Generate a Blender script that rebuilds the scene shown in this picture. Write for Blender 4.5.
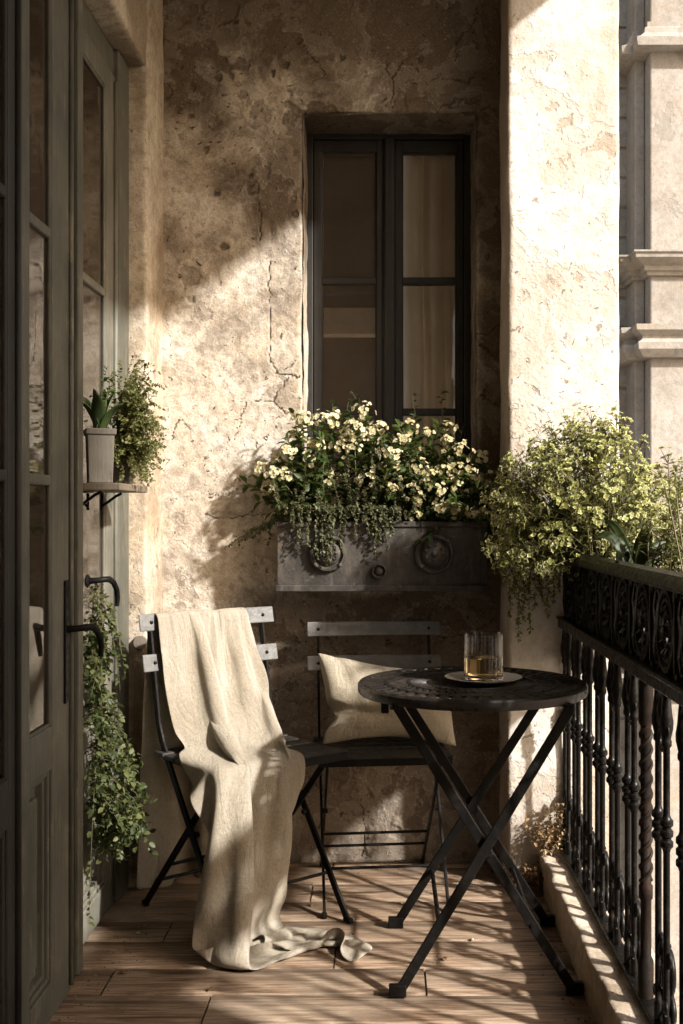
import bpy, bmesh, math, random
import numpy as np
from mathutils import Vector, Matrix
R = math.radians
PI = math.pi
rng = np.random.default_rng(7)
random.seed(7)
S = bpy.context.scene
C = S.collection
for _o in list(bpy.data.objects):
    bpy.data.objects.remove(_o)

# ------------------------------------------------------------------ camera
FPX, CX, CY, CAMZ = 1100.0, 385.0, 515.0, 1.15
cam_d = bpy.data.cameras.new('camera')
cam = bpy.data.objects.new('camera', cam_d); C.objects.link(cam)
cam.location = (0, 0, CAMZ); cam.rotation_euler = (R(90), 0, 0)
cam_d.sensor_fit = 'VERTICAL'; cam_d.sensor_height = 36.0
cam_d.lens = FPX / 1024 * 36
cam_d.shift_x = -(CX - 341.5) / 1024; cam_d.shift_y = (CY - 512) / 1024
cam_d.clip_start = 0.05; cam_d.clip_end = 2000
S.camera = cam

# ------------------------------------------------------------------ light
SUN = Vector((-1.0, 0.70, -0.77)).normalized()        # the way the light travels
sun_d = bpy.data.lights.new('sun', 'SUN')
sun_d.energy = 3.7; sun_d.angle = R(2.0); sun_d.color = (1.0, 0.955, 0.89)
sun = bpy.data.objects.new('sun', sun_d); C.objects.link(sun)
sun.location = (6, -3, 8)
sun.rotation_euler = SUN.to_track_quat('-Z', 'Y').to_euler()
W = bpy.data.worlds.new('World'); S.world = W; W.use_nodes = True
wt = W.node_tree
bg = wt.nodes['Background']
sky = wt.nodes.new('ShaderNodeTexSky'); sky.sky_type = 'NISHITA'; sky.sun_disc = False
sky.sun_elevation = math.asin(-SUN.z); sky.sun_rotation = math.atan2(-SUN.x, -SUN.y)
sky.dust_density = 3.0; sky.air_density = 1.0
mx = wt.nodes.new('ShaderNodeMix'); mx.data_type = 'RGBA'; mx.blend_type = 'MULTIPLY'
mx.inputs[0].default_value = 1.0; mx.inputs[7].default_value = (1.0, 0.87, 0.73, 1)
wt.links.new(sky.outputs[0], mx.inputs[6]); wt.links.new(mx.outputs[2], bg.inputs[0])
bg.inputs[1].default_value = 0.118
S.view_settings.view_transform = 'Standard'; S.view_settings.look = 'None'
S.view_settings.exposure = 1.46; S.view_settings.gamma = 1.0
S.cycles.use_denoising = True
S.cycles.max_bounces = 10; S.cycles.diffuse_bounces = 4; S.cycles.transparent_max_bounces = 16
S.cycles.transmission_bounces = 10; S.cycles.caustics_reflective = False; S.cycles.caustics_refractive = False
S.cycles.sample_clamp_indirect = 4.0

# ------------------------------------------------------------------ helpers: noise
def vnoise(P, seed=0):
    """smooth lattice noise, P (n,3) -> (n,) in -1..1"""
    P = np.asarray(P, dtype=np.float64)
    I = np.floor(P).astype(np.int64); F = P - I
    F = F * F * F * (F * (F * 6 - 15) + 10)
    def h(ix, iy, iz):
        n = (ix * 374761393 + iy * 668265263 + iz * 2147483647 + seed * 974634777) & 0xFFFFFFFF
        n = ((n ^ (n >> 13)) * 1274126177) & 0xFFFFFFFF
        n = ((n ^ (n >> 16)) * 2246822519) & 0xFFFFFFFF
        return ((n ^ (n >> 15)) & 0xFFFFFF) / float(0xFFFFFF) * 2 - 1
    out = np.zeros(len(P))
    for dx in (0, 1):
        for dy in (0, 1):
            for dz in (0, 1):
                w = (F[:, 0] if dx else 1 - F[:, 0]) * (F[:, 1] if dy else 1 - F[:, 1]) * (F[:, 2] if dz else 1 - F[:, 2])
                out += w * h(I[:, 0] + dx, I[:, 1] + dy, I[:, 2] + dz)
    return out
def fnoise(P, octaves=4, seed=0, gain=0.5):
    out = 0; a = 1.0; P = np.asarray(P, dtype=np.float64)
    for k in range(octaves):
        out = out + a * vnoise(P * (2.0 ** k) + 17.3 * k, seed + k); a *= gain
    return out
def sstep(a, b, x):
    t = np.clip((x - a) / (b - a), 0, 1); return t * t * (3 - 2 * t)

# ------------------------------------------------------------------ helpers: materials
class NT:
    def __init__(s, name):
        s.m = bpy.data.materials.new(name); s.m.use_nodes = True
        s.t = s.m.node_tree; s.b = s.t.nodes['Principled BSDF']; s.o = s.t.nodes['Material Output']
        s._pos = None
    def n(s, typ, **k):
        x = s.t.nodes.new(typ)
        for a, v in k.items(): setattr(x, a, v)
        return x
    def put(s, sock, v):
        if v is None: return
        if hasattr(v, 'is_linked'): s.t.links.new(v, sock)
        elif isinstance(v, (tuple, list)) and len(v) == 3 and sock.type == 'RGBA': sock.default_value = (*v, 1)
        else: sock.default_value = v
    def pos(s):
        if s._pos is None: s._pos = s.n('ShaderNodeTexCoord').outputs['Object']
        return s._pos
    def scale(s, v, sc, rot=None):
        x = s.n('ShaderNodeMapping'); s.put(x.inputs['Vector'], v); x.inputs['Scale'].default_value = sc
        if rot: x.inputs['Rotation'].default_value = rot
        return x.outputs[0]
    def noise(s, sc, detail=5, rough=.6, dist=0.0, vec=None):
        x = s.n('ShaderNodeTexNoise'); s.put(x.inputs['Vector'], vec if vec is not None else s.pos())
        x.inputs['Scale'].default_value = sc; x.inputs['Detail'].default_value = detail
        x.inputs['Roughness'].default_value = rough; x.inputs['Distortion'].default_value = dist
        return x.outputs['Fac']
    def noisec(s, sc, detail=3, vec=None):
        x = s.n('ShaderNodeTexNoise'); s.put(x.inputs['Vector'], vec if vec is not None else s.pos())
        x.inputs['Scale'].default_value = sc; x.inputs['Detail'].default_value = detail
        return x.outputs['Color']
    def vor(s, sc, feature='F1', vec=None, rand=1.0):
        x = s.n('ShaderNodeTexVoronoi', feature=feature); s.put(x.inputs['Vector'], vec if vec is not None else s.pos())
        x.inputs['Scale'].default_value = sc; x.inputs['Randomness'].default_value = rand
        return x.outputs['Distance']
    def ramp(s, f, *stops):
        x = s.n('ShaderNodeValToRGB'); s.put(x.inputs[0], f); e = x.color_ramp.elements
        while len(e) > 1: e.remove(e[0])
        for i, (p, c) in enumerate(stops):
            c = (c, c, c) if isinstance(c, (int, float)) else c
            el = e[0] if i == 0 else e.new(p)
            el.position = p; el.color = (*c[:3], 1)
        return x.outputs[0]
    def mix(s, f, a, b, blend='MIX'):
        x = s.n('ShaderNodeMix', data_type='RGBA', blend_type=blend)
        s.put(x.inputs[0], f); s.put(x.inputs[6], a); s.put(x.inputs[7], b); return x.outputs[2]
    def math(s, op, a, b=None, c=None, clamp=False):
        x = s.n('ShaderNodeMath', operation=op, use_clamp=clamp)
        s.put(x.inputs[0], a); s.put(x.inputs[1], b)
        if c is not None: s.put(x.inputs[2], c)
        return x.outputs[0]
    def attr(s, name):
        return s.n('ShaderNodeAttribute', attribute_name=name).outputs['Fac']
    def add(s, v, w):
        x = s.n('ShaderNodeVectorMath', operation='ADD'); s.put(x.inputs[0], v); s.put(x.inputs[1], w); return x.outputs[0]
    def vscale(s, v, k):
        x = s.n('ShaderNodeVectorMath', operation='SCALE'); s.put(x.inputs[0], v); x.inputs['Scale'].default_value = k; return x.outputs[0]
    def bump(s, h, dist=.01, strength=1.0, normal=None):
        x = s.n('ShaderNodeBump'); s.put(x.inputs['Height'], h); x.inputs['Distance'].default_value = dist
        x.inputs['Strength'].default_value = strength; s.put(x.inputs['Normal'], normal); return x.outputs[0]
    def done(s, color=None, rough=None, normal=None, metal=None, spec=None, **kw):
        for k, v in (('Base Color', color), ('Roughness', rough), ('Normal', normal), ('Metallic', metal), ('Specular IOR Level', spec)):
            s.put(s.b.inputs[k], v)
        for k, v in kw.items(): s.put(s.b.inputs[k.replace('_', ' ')], v)
        return s.m

def plaster(name, light, mid, dark, brown, stain=0.5, bump=1.0, crackf=1.0, pits=1.0, tscale=1.0, ochre=.35):
    t = NT(name); p = t.pos()
    warp = t.add(p, t.vscale(t.noisec(5 * tscale, 4), .12))
    n1 = t.noise(1.9 * tscale, 6, .66, .5)
    n2 = t.noise(6.5 * tscale, 8, .70, .3, vec=warp)
    n3 = t.noise(34 * tscale, 6, .66)
    n4 = t.noise(140 * tscale, 4, .65)
    st = t.math('SUBTRACT', t.attr('stain'), .5)
    col = t.ramp(t.math('ADD', t.math('MULTIPLY', n1, .55), t.math('MULTIPLY', n2, .45)), (.37, dark), (.46, mid), (.57, light))
    # ochre wash and paler lime bloom
    oc = t.ramp(t.noise(3.4 * tscale, 6, .7, .6, vec=t.add(p, (6.2, 3.1, 1.9))), (.47, 0), (.62, 1))
    col = t.mix(t.math('MULTIPLY', oc, ochre), col, tuple(m * k for m, k in zip(mid, (1.05, .86, .60))))
    # brown damp and soot with edges of their own, and run marks
    ns = t.noise(2.7 * tscale, 8, .72, .9, vec=t.add(p, (4.1, 2.2, 7.7)))
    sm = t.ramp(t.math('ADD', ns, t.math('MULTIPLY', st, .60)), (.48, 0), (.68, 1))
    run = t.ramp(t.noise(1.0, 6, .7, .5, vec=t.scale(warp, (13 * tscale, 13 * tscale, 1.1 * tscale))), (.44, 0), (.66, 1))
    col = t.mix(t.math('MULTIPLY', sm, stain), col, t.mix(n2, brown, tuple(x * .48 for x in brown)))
    col = t.mix(t.math('MULTIPLY', t.math('MULTIPLY', run, t.math('ADD', t.math('MULTIPLY', st, .6), .35, clamp=True)), .45), col, tuple(x * .8 for x in brown))
    # coats flaked away: two levels, sharp broken edges
    fsrc = t.math('ADD', t.noise(4.0 * tscale, 10, .64, .25, vec=t.add(p, (9.3, 1.1, 3.3))), t.math('MULTIPLY', st, .10))
    fl = t.ramp(fsrc, (.555, 0), (.572, 1)); fl2 = t.ramp(fsrc, (.625, 0), (.640, 1))
    under = t.mix(n3, dark, tuple(.55 * x + .45 * y for x, y in zip(brown, mid)))
    col = t.mix(t.math('MULTIPLY', fl, .60), col, under)
    col = t.mix(t.math('MULTIPLY', fl2, .55), col, tuple(x * .8 for x in brown))
    # pale rim along the broken edge
    rim = t.math('MULTIPLY', t.ramp(fsrc, (.535, 0), (.556, 1)), t.math('SUBTRACT', 1.0, fl))
    col = t.mix(t.math('MULTIPLY', rim, .30), col, light)
    # sandy grain
    col = t.mix(t.math('MULTIPLY', t.ramp(n3, (.38, 1), (.53, 0)), .45), col, t.mix(.5, dark, brown))
    col = t.mix(t.math('MULTIPLY', t.ramp(n4, (.36, 1), (.50, 0)), .40), col, dark)
    col = t.mix(t.math('MULTIPLY', t.ramp(n4, (.56, 0), (.68, 1)), .22), col, tuple(min(1, x * 1.18) for x in light))
    # irregular chips and specks
    pm = t.ramp(t.noise(2.4 * tscale, 4, .65, .4, vec=t.add(p, (1.7, 5.5, 2.1))), (.42, 0), (.64, 1))
    c1 = t.ramp(t.math('ADD', t.noise(58 * tscale, 3, .6, .6, vec=warp), t.math('MULTIPLY', pm, .085)), (.700, 0), (.722, 1))
    c2 = t.ramp(t.math('ADD', t.noise(19 * tscale, 5, .62, .8, vec=t.add(warp, (3, 3, 3))), t.math('MULTIPLY', pm, .085)), (.735, 0), (.755, 1))
    pit = t.math('MULTIPLY', t.math('MAXIMUM', c1, c2), pits)
    # hair cracks
    cw = t.add(p, t.vscale(t.noisec(9 * tscale, 6), .17))
    ce = t.vor(2.6 * tscale, 'DISTANCE_TO_EDGE', vec=cw)
    cmask = t.ramp(t.noise(1.9 * tscale, 2, .5, vec=t.add(p, (2.2, 8.8, 1.4))), (.52, 0), (.60, 1))
    cr = t.math('MULTIPLY', t.math('MULTIPLY', t.ramp(ce, (.0, 1), (.007, 0)), cmask), t.math('MULTIPLY', t.ramp(n3, (.38, .2), (.55, 1)), crackf))
    cr = t.math('MAXIMUM', cr, t.math('MULTIPLY', t.attr('crack'), t.ramp(n3, (.36, .35), (.52, 1))), clamp=True)
    hole = t.math('MAXIMUM', pit, cr, clamp=True)
    col = t.mix(t.math('MULTIPLY', hole, .80), col, (.040, .026, .017))
    h = t.math('ADD', t.math('MULTIPLY', n2, .40), t.math('MULTIPLY', n3, .52))
    h = t.math('ADD', h, t.math('MULTIPLY', n4, .18))
    h = t.math('SUBTRACT', h, t.math('MULTIPLY', hole, .40))
    h = t.math('SUBTRACT', h, t.math('ADD', t.math('MULTIPLY', fl, .18), t.math('MULTIPLY', fl2, .20)))
    return t.done(col, .92, t.bump(h, .009 * bump / tscale), spec=.2)

MATS = {}
MATS['wall'] = plaster('wall_plaster', (.62, .575, .51), (.455, .405, .34), (.205, .17, .135), (.118, .084, .056), .95, 1.0)
MATS['pier'] = plaster('pier_plaster', (.56, .505, .42), (.44, .385, .305), (.23, .18, .135), (.17, .115, .07), .6, .8, .5, .7)
MATS['pillar'] = plaster('pillar_plaster', (.65, .63, .60), (.59, .565, .53), (.46, .42, .37), (.33, .245, .16), .62, .8, 1.0, .6, .75, .16)
MATS['kerb'] = plaster('kerb_stone', (.62, .56, .48), (.53, .47, .39), (.32, .26, .20), (.20, .14, .09), .55, .6, .5, .5, 1.6)
MATS['facade'] = plaster('facade_stone', (.37, .345, .315), (.32, .295, .265), (.23, .21, .185), (.19, .16, .13), .5, .5, .15, .1, .55)
MATS['ground'] = plaster('street_stone', (.36, .33, .29), (.30, .27, .23), (.2, .18, .15), (.15, .12, .09), .5, .6, .2, .2, .4)

def wood_floor():
    t = NT('floor_boards'); p = t.pos(); a = t.attr('tint'); b = t.attr('board')
    off = t.n('ShaderNodeCombineXYZ'); t.put(off.inputs[0], t.math('MULTIPLY', b, 37.0)); t.put(off.inputs[2], t.math('MULTIPLY', b, 11.0))
    q = t.add(p, off.outputs[0])
    g = t.noise(1.0, 9, .68, .9, vec=t.scale(q, (2.2, 34, 6)))
    g2 = t.noise(1.0, 6, .7, .3, vec=t.scale(q, (7, 190, 20)))
    g3 = t.noise(2.6, 5, .6, .4, vec=q)
    col = t.ramp(g, (.36, (.070, .043, .028)), (.45, (.235, .155, .102)), (.54, (.42, .315, .225)), (.64, (.22, .138, .086)))
    col = t.mix(t.math('MULTIPLY', t.ramp(g2, (.40, 1), (.52, 0)), .75), col, (.055, .031, .018))
    col = t.mix(t.math('MULTIPLY', t.ramp(g3, (.46, 0), (.66, 1)), .45), col, (.40, .33, .25))
    col = t.mix(t.math('MULTIPLY', a, .5), col, (.16, .105, .066))
    col = t.mix(t.math('MULTIPLY', t.ramp(t.noise(4.3, 7, .7, .6, vec=t.scale(p, (1, 1.6, 1))), (.50, 0), (.62, 1)), .45), col, (.10, .066, .042))
    # knots
    kn = t.vor(1.0, vec=t.scale(q, (2.4, 7.0, 1)))
    col = t.mix(t.math('MULTIPLY', t.ramp(kn, (.03, 1), (.085, 0)), .75), col, (.055, .03, .016))
    h = t.math('ADD', t.math('MULTIPLY', g, .6), t.math('MULTIPLY', g2, .5))
    rough = t.ramp(g3, (.35, .48), (.65, .75))
    return t.done(col, rough, t.bump(h, .0035), spec=.35)
MATS['floor'] = wood_floor()

def paint(name, a, b, wear, wearamt=.4, rough=.55):
    t = NT(name); p = t.pos()
    n = t.noise(5, 6, .65, .3); g = t.noise(1, 6, .65, .2, vec=t.scale(p, (90, 90, 4)))
    col = t.mix(t.ramp(n, (.38, 0), (.62, 1)), a, b)
    w = t.ramp(t.math('ADD', t.math('MULTIPLY', g, .5), t.math('MULTIPLY', t.noise(13, 6, .7), .5)), (.55, 0), (.62, 1))
    col = t.mix(t.math('MULTIPLY', w, wearamt), col, wear)
    col = t.mix(t.math('MULTIPLY', t.ramp(g, (.35, 1), (.5, 0)), .35), col, (.03, .027, .022))
    return t.done(col, rough, t.bump(t.math('ADD', g, t.math('MULTIPLY', w, -.4)), .0015), spec=.3)
MATS['door'] = paint('door_paint', (.068, .069, .056), (.108, .106, .086), (.23, .20, .15), .55)
MATS['pale_door'] = paint('pale_door_paint', (.105, .102, .082), (.155, .148, .120), (.23, .205, .16), .5)
MATS['shade_toned_door'] = paint('shade_toned_door_paint', (.018, .018, .016), (.030, .029, .025), (.07, .06, .05), .25)  # the same door paint with the near leaf's shade put into the colour
MATS['window'] = paint('window_paint', (.020, .019, .018), (.030, .028, .026), (.07, .06, .05), .25, .5)

def iron(name, a, b, rust, rustamt, rough=.45, metal=.0, wear=None, spec=.5, run=None):
    t = NT(name); n = t.noise(14, 6, .65); n2 = t.noise(60, 4, .6)
    col = t.mix(t.ramp(n, (.4, 0), (.62, 1)), a, b)
    r = t.ramp(t.math('ADD', t.math('MULTIPLY', n, .5), t.math('MULTIPLY', n2, .5)), (.53, 0), (.63, 1))
    col = t.mix(t.math('MULTIPLY', r, rustamt), col, rust)
    if wear is not None:
        w = t.ramp(t.noise(1, 5, .7, vec=t.scale(t.pos(), (6, 60, 60))), (.55, 0), (.68, 1))
        col = t.mix(t.math('MULTIPLY', w, .5), col, wear)
    if run is not None:
        w = t.ramp(t.noise(1, 7, .72, .6, vec=t.scale(t.pos(), (34, 34, 3.2))), (.50, 0), (.66, 1))
        col = t.mix(t.math('MULTIPLY', w, .55), col, run)
        sp = t.ramp(t.noise(38, 6, .7), (.60, 0), (.70, 1)); col = t.mix(t.math('MULTIPLY', sp, .5), col, tuple(x * 1.5 for x in run))
    rr = t.ramp(n2, (.35, rough - .12), (.65, rough + .18))
    return t.done(col, rr, t.bump(t.math('ADD', n2, t.math('MULTIPLY', t.noise(200, 2), .5)), .0012), metal=metal, spec=spec)
MATS['iron'] = iron('cast_iron', (.0032, .0030, .0028), (.0055, .005, .0046), (.016, .009, .006), .5, .36, spec=.20)
MATS['rust'] = iron('rusty_iron', (.008, .006, .005), (.016, .010, .007), (.036, .019, .011), .6, .6, spec=.15)
MATS['black'] = iron('black_metal', (.0045, .0042, .004), (.008, .0072, .0066), (.020, .013, .009), .35, .45, spec=.10)
MATS['slat'] = iron('grey_slat_metal', (.085, .086, .087), (.13, .13, .127), (.07, .05, .035), .45, .45, wear=(.19, .18, .165), spec=.4)
MATS['seat'] = iron('seat_metal', (.022, .021, .020), (.042, .038, .034), (.06, .045, .03), .5, .55, spec=.3)
MATS['tabletop'] = iron('table_metal', (.012, .0105, .0095), (.024, .020, .017), (.045, .030, .02), .5, .34, spec=.4)
MATS['planter'] = iron('slate_metal', (.030, .028, .026), (.058, .052, .046), (.085, .06, .042), .5, .6, spec=.3, run=(.115, .102, .086))
MATS['brass'] = iron('aged_brass', (.06, .045, .03), (.10, .075, .05), (.03, .02, .015), .6, .4, .5)

def linen(name, a, b, sc=1.0):
    t = NT(name); p = t.n('ShaderNodeTexCoord').outputs['UV']
    w1 = t.n('ShaderNodeTexWave', bands_direction='X'); t.put(w1.inputs['Vector'], p); w1.inputs['Scale'].default_value = 300 * sc
    w2 = t.n('ShaderNodeTexWave', bands_direction='Y'); t.put(w2.inputs['Vector'], p); w2.inputs['Scale'].default_value = 300 * sc
    for w in (w1, w2):
        w.inputs['Distortion'].default_value = 1.2; w.inputs['Detail'].default_value = 2; w.inputs['Detail Scale'].default_value = 1.5
    n = t.noise(9, 6, .65); slub = t.noise(1, 5, .7, vec=t.scale(p, (330 * sc, 14 * sc, 1))); slub2 = t.noise(1, 5, .7, vec=t.scale(p, (14 * sc, 330 * sc, 1)))
    col = t.mix(t.ramp(n, (.36, 0), (.64, 1)), a, b)
    sl = t.math('MAXIMUM', t.ramp(slub, (.52, 0), (.72, 1)), t.ramp(slub2, (.52, 0), (.72, 1)))
    col = t.mix(t.math('MULTIPLY', sl, .55), col, tuple(x * .55 for x in a))
    h = t.math('ADD', t.math('MULTIPLY', w1.outputs['Fac'], .5), t.math('MULTIPLY', w2.outputs['Fac'], .5))
    h = t.math('ADD', h, t.math('ADD', slub, slub2))
    h = t.math('ADD', h, t.math('MULTIPLY', t.noise(70, 5, .7), 2.2))
    cs = t.math('ABSOLUTE', t.math('SUBTRACT', t.noise(1, 5, .6, .9, vec=t.scale(p, (13, 6, 1))), .5))
    h = t.math('ADD', h, t.math('MULTIPLY', t.ramp(cs, (0, 0), (.09, 1)), 1.7))
    col = t.mix(t.math('MULTIPLY', t.ramp(t.noise(170, 3, .7), (.40, 1), (.52, 0)), .35), col, tuple(x * .60 for x in a))
    m = t.done(col, .9, t.bump(h, .0024), spec=.12)
    t.put(t.b.inputs['Sheen Weight'], .25)
    return m
MATS['linen'] = linen('linen_throw', (.63, .54, .405), (.72, .635, .495))
MATS['cushion'] = linen('cushion_linen', (.63, .54, .395), (.72, .635, .48), .8)

def curtain_mat():
    t = NT('curtain_cloth'); n = t.noise(1, 4, .6, vec=t.scale(t.pos(), (60, 60, 3)))
    col = t.mix(n, (.80, .73, .61), (.90, .84, .73))
    d = t.b; t.done(col, .9)
    tr = t.n('ShaderNodeBsdfTranslucent'); t.put(tr.inputs['Color'], col)
    ms = t.n('ShaderNodeMixShader'); ms.inputs[0].default_value = .5
    t.t.links.new(d.outputs[0], ms.inputs[1]); t.t.links.new(tr.outputs[0], ms.inputs[2]); t.t.links.new(ms.outputs[0], t.o.inputs[0])
    return t.m
MATS['curtain'] = curtain_mat()

def leaf_mat(name, a, b, c, trans=.45, rough=.5):
    t = NT(name); k = t.attr('tint')
    col = t.ramp(k, (0.0, a), (.55, b), (1.0, c))
    col = t.mix(t.math('MULTIPLY', t.noise(45, 3), .35), col, tuple(x * .55 for x in a))
    t.done(col, rough, spec=.35)
    tr = t.n('ShaderNodeBsdfTranslucent'); t.put(tr.inputs['Color'], t.mix(.35, col, c))
    ms = t.n('ShaderNodeMixShader'); ms.inputs[0].default_value = trans
    t.t.links.new(t.b.outputs[0], ms.inputs[1]); t.t.links.new(tr.outputs[0], ms.inputs[2]); t.t.links.new(ms.outputs[0], t.o.inputs[0])
    return t.m
MATS['leaf'] = leaf_mat('green_leaf', (.026, .050, .012), (.060, .098, .024), (.135, .175, .045))
MATS['leaf_grey'] = leaf_mat('small_grey_leaf', (.060, .075, .035), (.12, .135, .065), (.22, .22, .12))
MATS['leaf_lime'] = leaf_mat('lime_leaf', (.075, .095, .026), (.17, .185, .055), (.32, .32, .11))
MATS['leaf_fluff'] = leaf_mat('fluffy_leaf', (.085, .10, .03), (.17, .185, .06), (.30, .29, .11))
MATS['leaf_ivy'] = leaf_mat('ivy_leaf', (.035, .055, .020), (.080, .105, .036), (.19, .20, .075))
MATS['leaf_strap'] = leaf_mat('strap_leaf', (.026, .045, .014), (.050, .075, .022), (.10, .12, .04), .3, .5)
MATS['petal'] = leaf_mat('cream_petal', (.60, .55, .32), (.74, .70, .48), (.84, .81, .64), .4)
MATS['petal_faded'] = leaf_mat('faded_petal', (.38, .33, .16), (.56, .51, .30), (.74, .70, .50), .4)
MATS['petal_eye'] = leaf_mat('yellow_flower_eye', (.50, .33, .05), (.55, .38, .08), (.6, .45, .1), .2)
MATS['bract'] = leaf_mat('chartreuse_bract', (.44, .47, .14), (.64, .65, .28), (.82, .81, .50), .5)
MATS['bract_eye'] = leaf_mat('olive_bract_eye', (.10, .13, .022), (.17, .19, .04), (.25, .23, .06), .3)
MATS['dry'] = leaf_mat('dry_leaf', (.22, .14, .07), (.36, .25, .13), (.48, .36, .2), .3)
def flat(name, c, rough=.7, **k):
    t = NT(name); n = t.noise(22, 5, .6)
    return t.done(t.mix(n, tuple(x * .75 for x in c), tuple(min(1, x * 1.2) for x in c)), rough, t.bump(t.noise(60, 4), .0015), **k)
MATS['stem'] = flat('plant_stem', (.10, .085, .04)); MATS['stem_brown'] = flat('woody_stem', (.09, .055, .03))
MATS['soil'] = flat('soil', (.03, .02, .013), .95); MATS['dirt'] = flat('dry_dirt', (.16, .11, .07), .95)
MATS['zinc'] = paint('zinc_pot', (.075, .065, .052), (.12, .105, .085), (.05, .04, .03), .6)
MATS['shelf'] = paint('shelf_wood', (.12, .095, .07), (.18, .145, .105), (.07, .05, .035), .5, .7)
MATS['white'] = flat('white_glaze', (.70, .66, .60), .25)
MATS['room'] = flat('room_plaster', (.105, .080, .060), .9); MATS['room_floor'] = flat('room_floor_bounce', (.70, .62, .52), .7); MATS['room_band'] = flat('room_rail_wood', (.42, .34, .25), .6)
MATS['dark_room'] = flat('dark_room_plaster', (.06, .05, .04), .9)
MATS['clay'] = flat('clay', (.105, .085, .068), .9)

def pane_mat(name, dust, ior=1.5, dustcol=(.42, .32, .23), tint=(1, 1, 1)):
    t = NT(name); t.t.nodes.remove(t.b)
    tr = t.n('ShaderNodeBsdfTransparent'); t.put(tr.inputs[0], tint)
    gl = t.n('ShaderNodeBsdfGlossy'); gl.inputs['Roughness'].default_value = .03
    t.put(gl.inputs['Normal'], t.bump(t.noise(3.0, 2), .004))
    fr = t.n('ShaderNodeFresnel'); fr.inputs['IOR'].default_value = ior
    m1 = t.n('ShaderNodeMixShader'); t.t.links.new(fr.outputs[0], m1.inputs[0]); t.t.links.new(tr.outputs[0], m1.inputs[1]); t.t.links.new(gl.outputs[0], m1.inputs[2])
    df = t.n('ShaderNodeBsdfDiffuse'); t.put(df.inputs[0], dustcol)
    sp = t.math('LESS_THAN', t.vor(120), t.math('MULTIPLY', t.ramp(t.noise(5, 3), (.5, 0), (.7, 1)), .16))
    d = t.math('ADD', t.math('MULTIPLY', t.ramp(t.noise(6, 6, .7), (.3, .4), (.7, 1)), dust), t.math('MULTIPLY', sp, .25))
    m2 = t.n('ShaderNodeMixShader'); t.put(m2.inputs[0], d); t.t.links.new(m1.outputs[0], m2.inputs[1]); t.t.links.new(df.outputs[0], m2.inputs[2])
    t.t.links.new(m2.outputs[0], t.o.inputs[0])
    return t.m
MATS['pane'] = pane_mat('dusty_pane', .08); MATS['door_pane'] = pane_mat('door_pane', .05, 2.5)
def glass_mat(name, col, ior):
    t = NT(name); t.done(col, .0); t.put(t.b.inputs['Transmission Weight'], 1.0); t.put(t.b.inputs['IOR'], ior)
    t.put(t.b.inputs['Roughness'], .01); return t.m
MATS['glass'] = glass_mat('clear_glass', (1.0, .99, .98), 1.32)
MATS['drink'] = glass_mat('amber_drink', (.96, .74, .36), 1.33)

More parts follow.
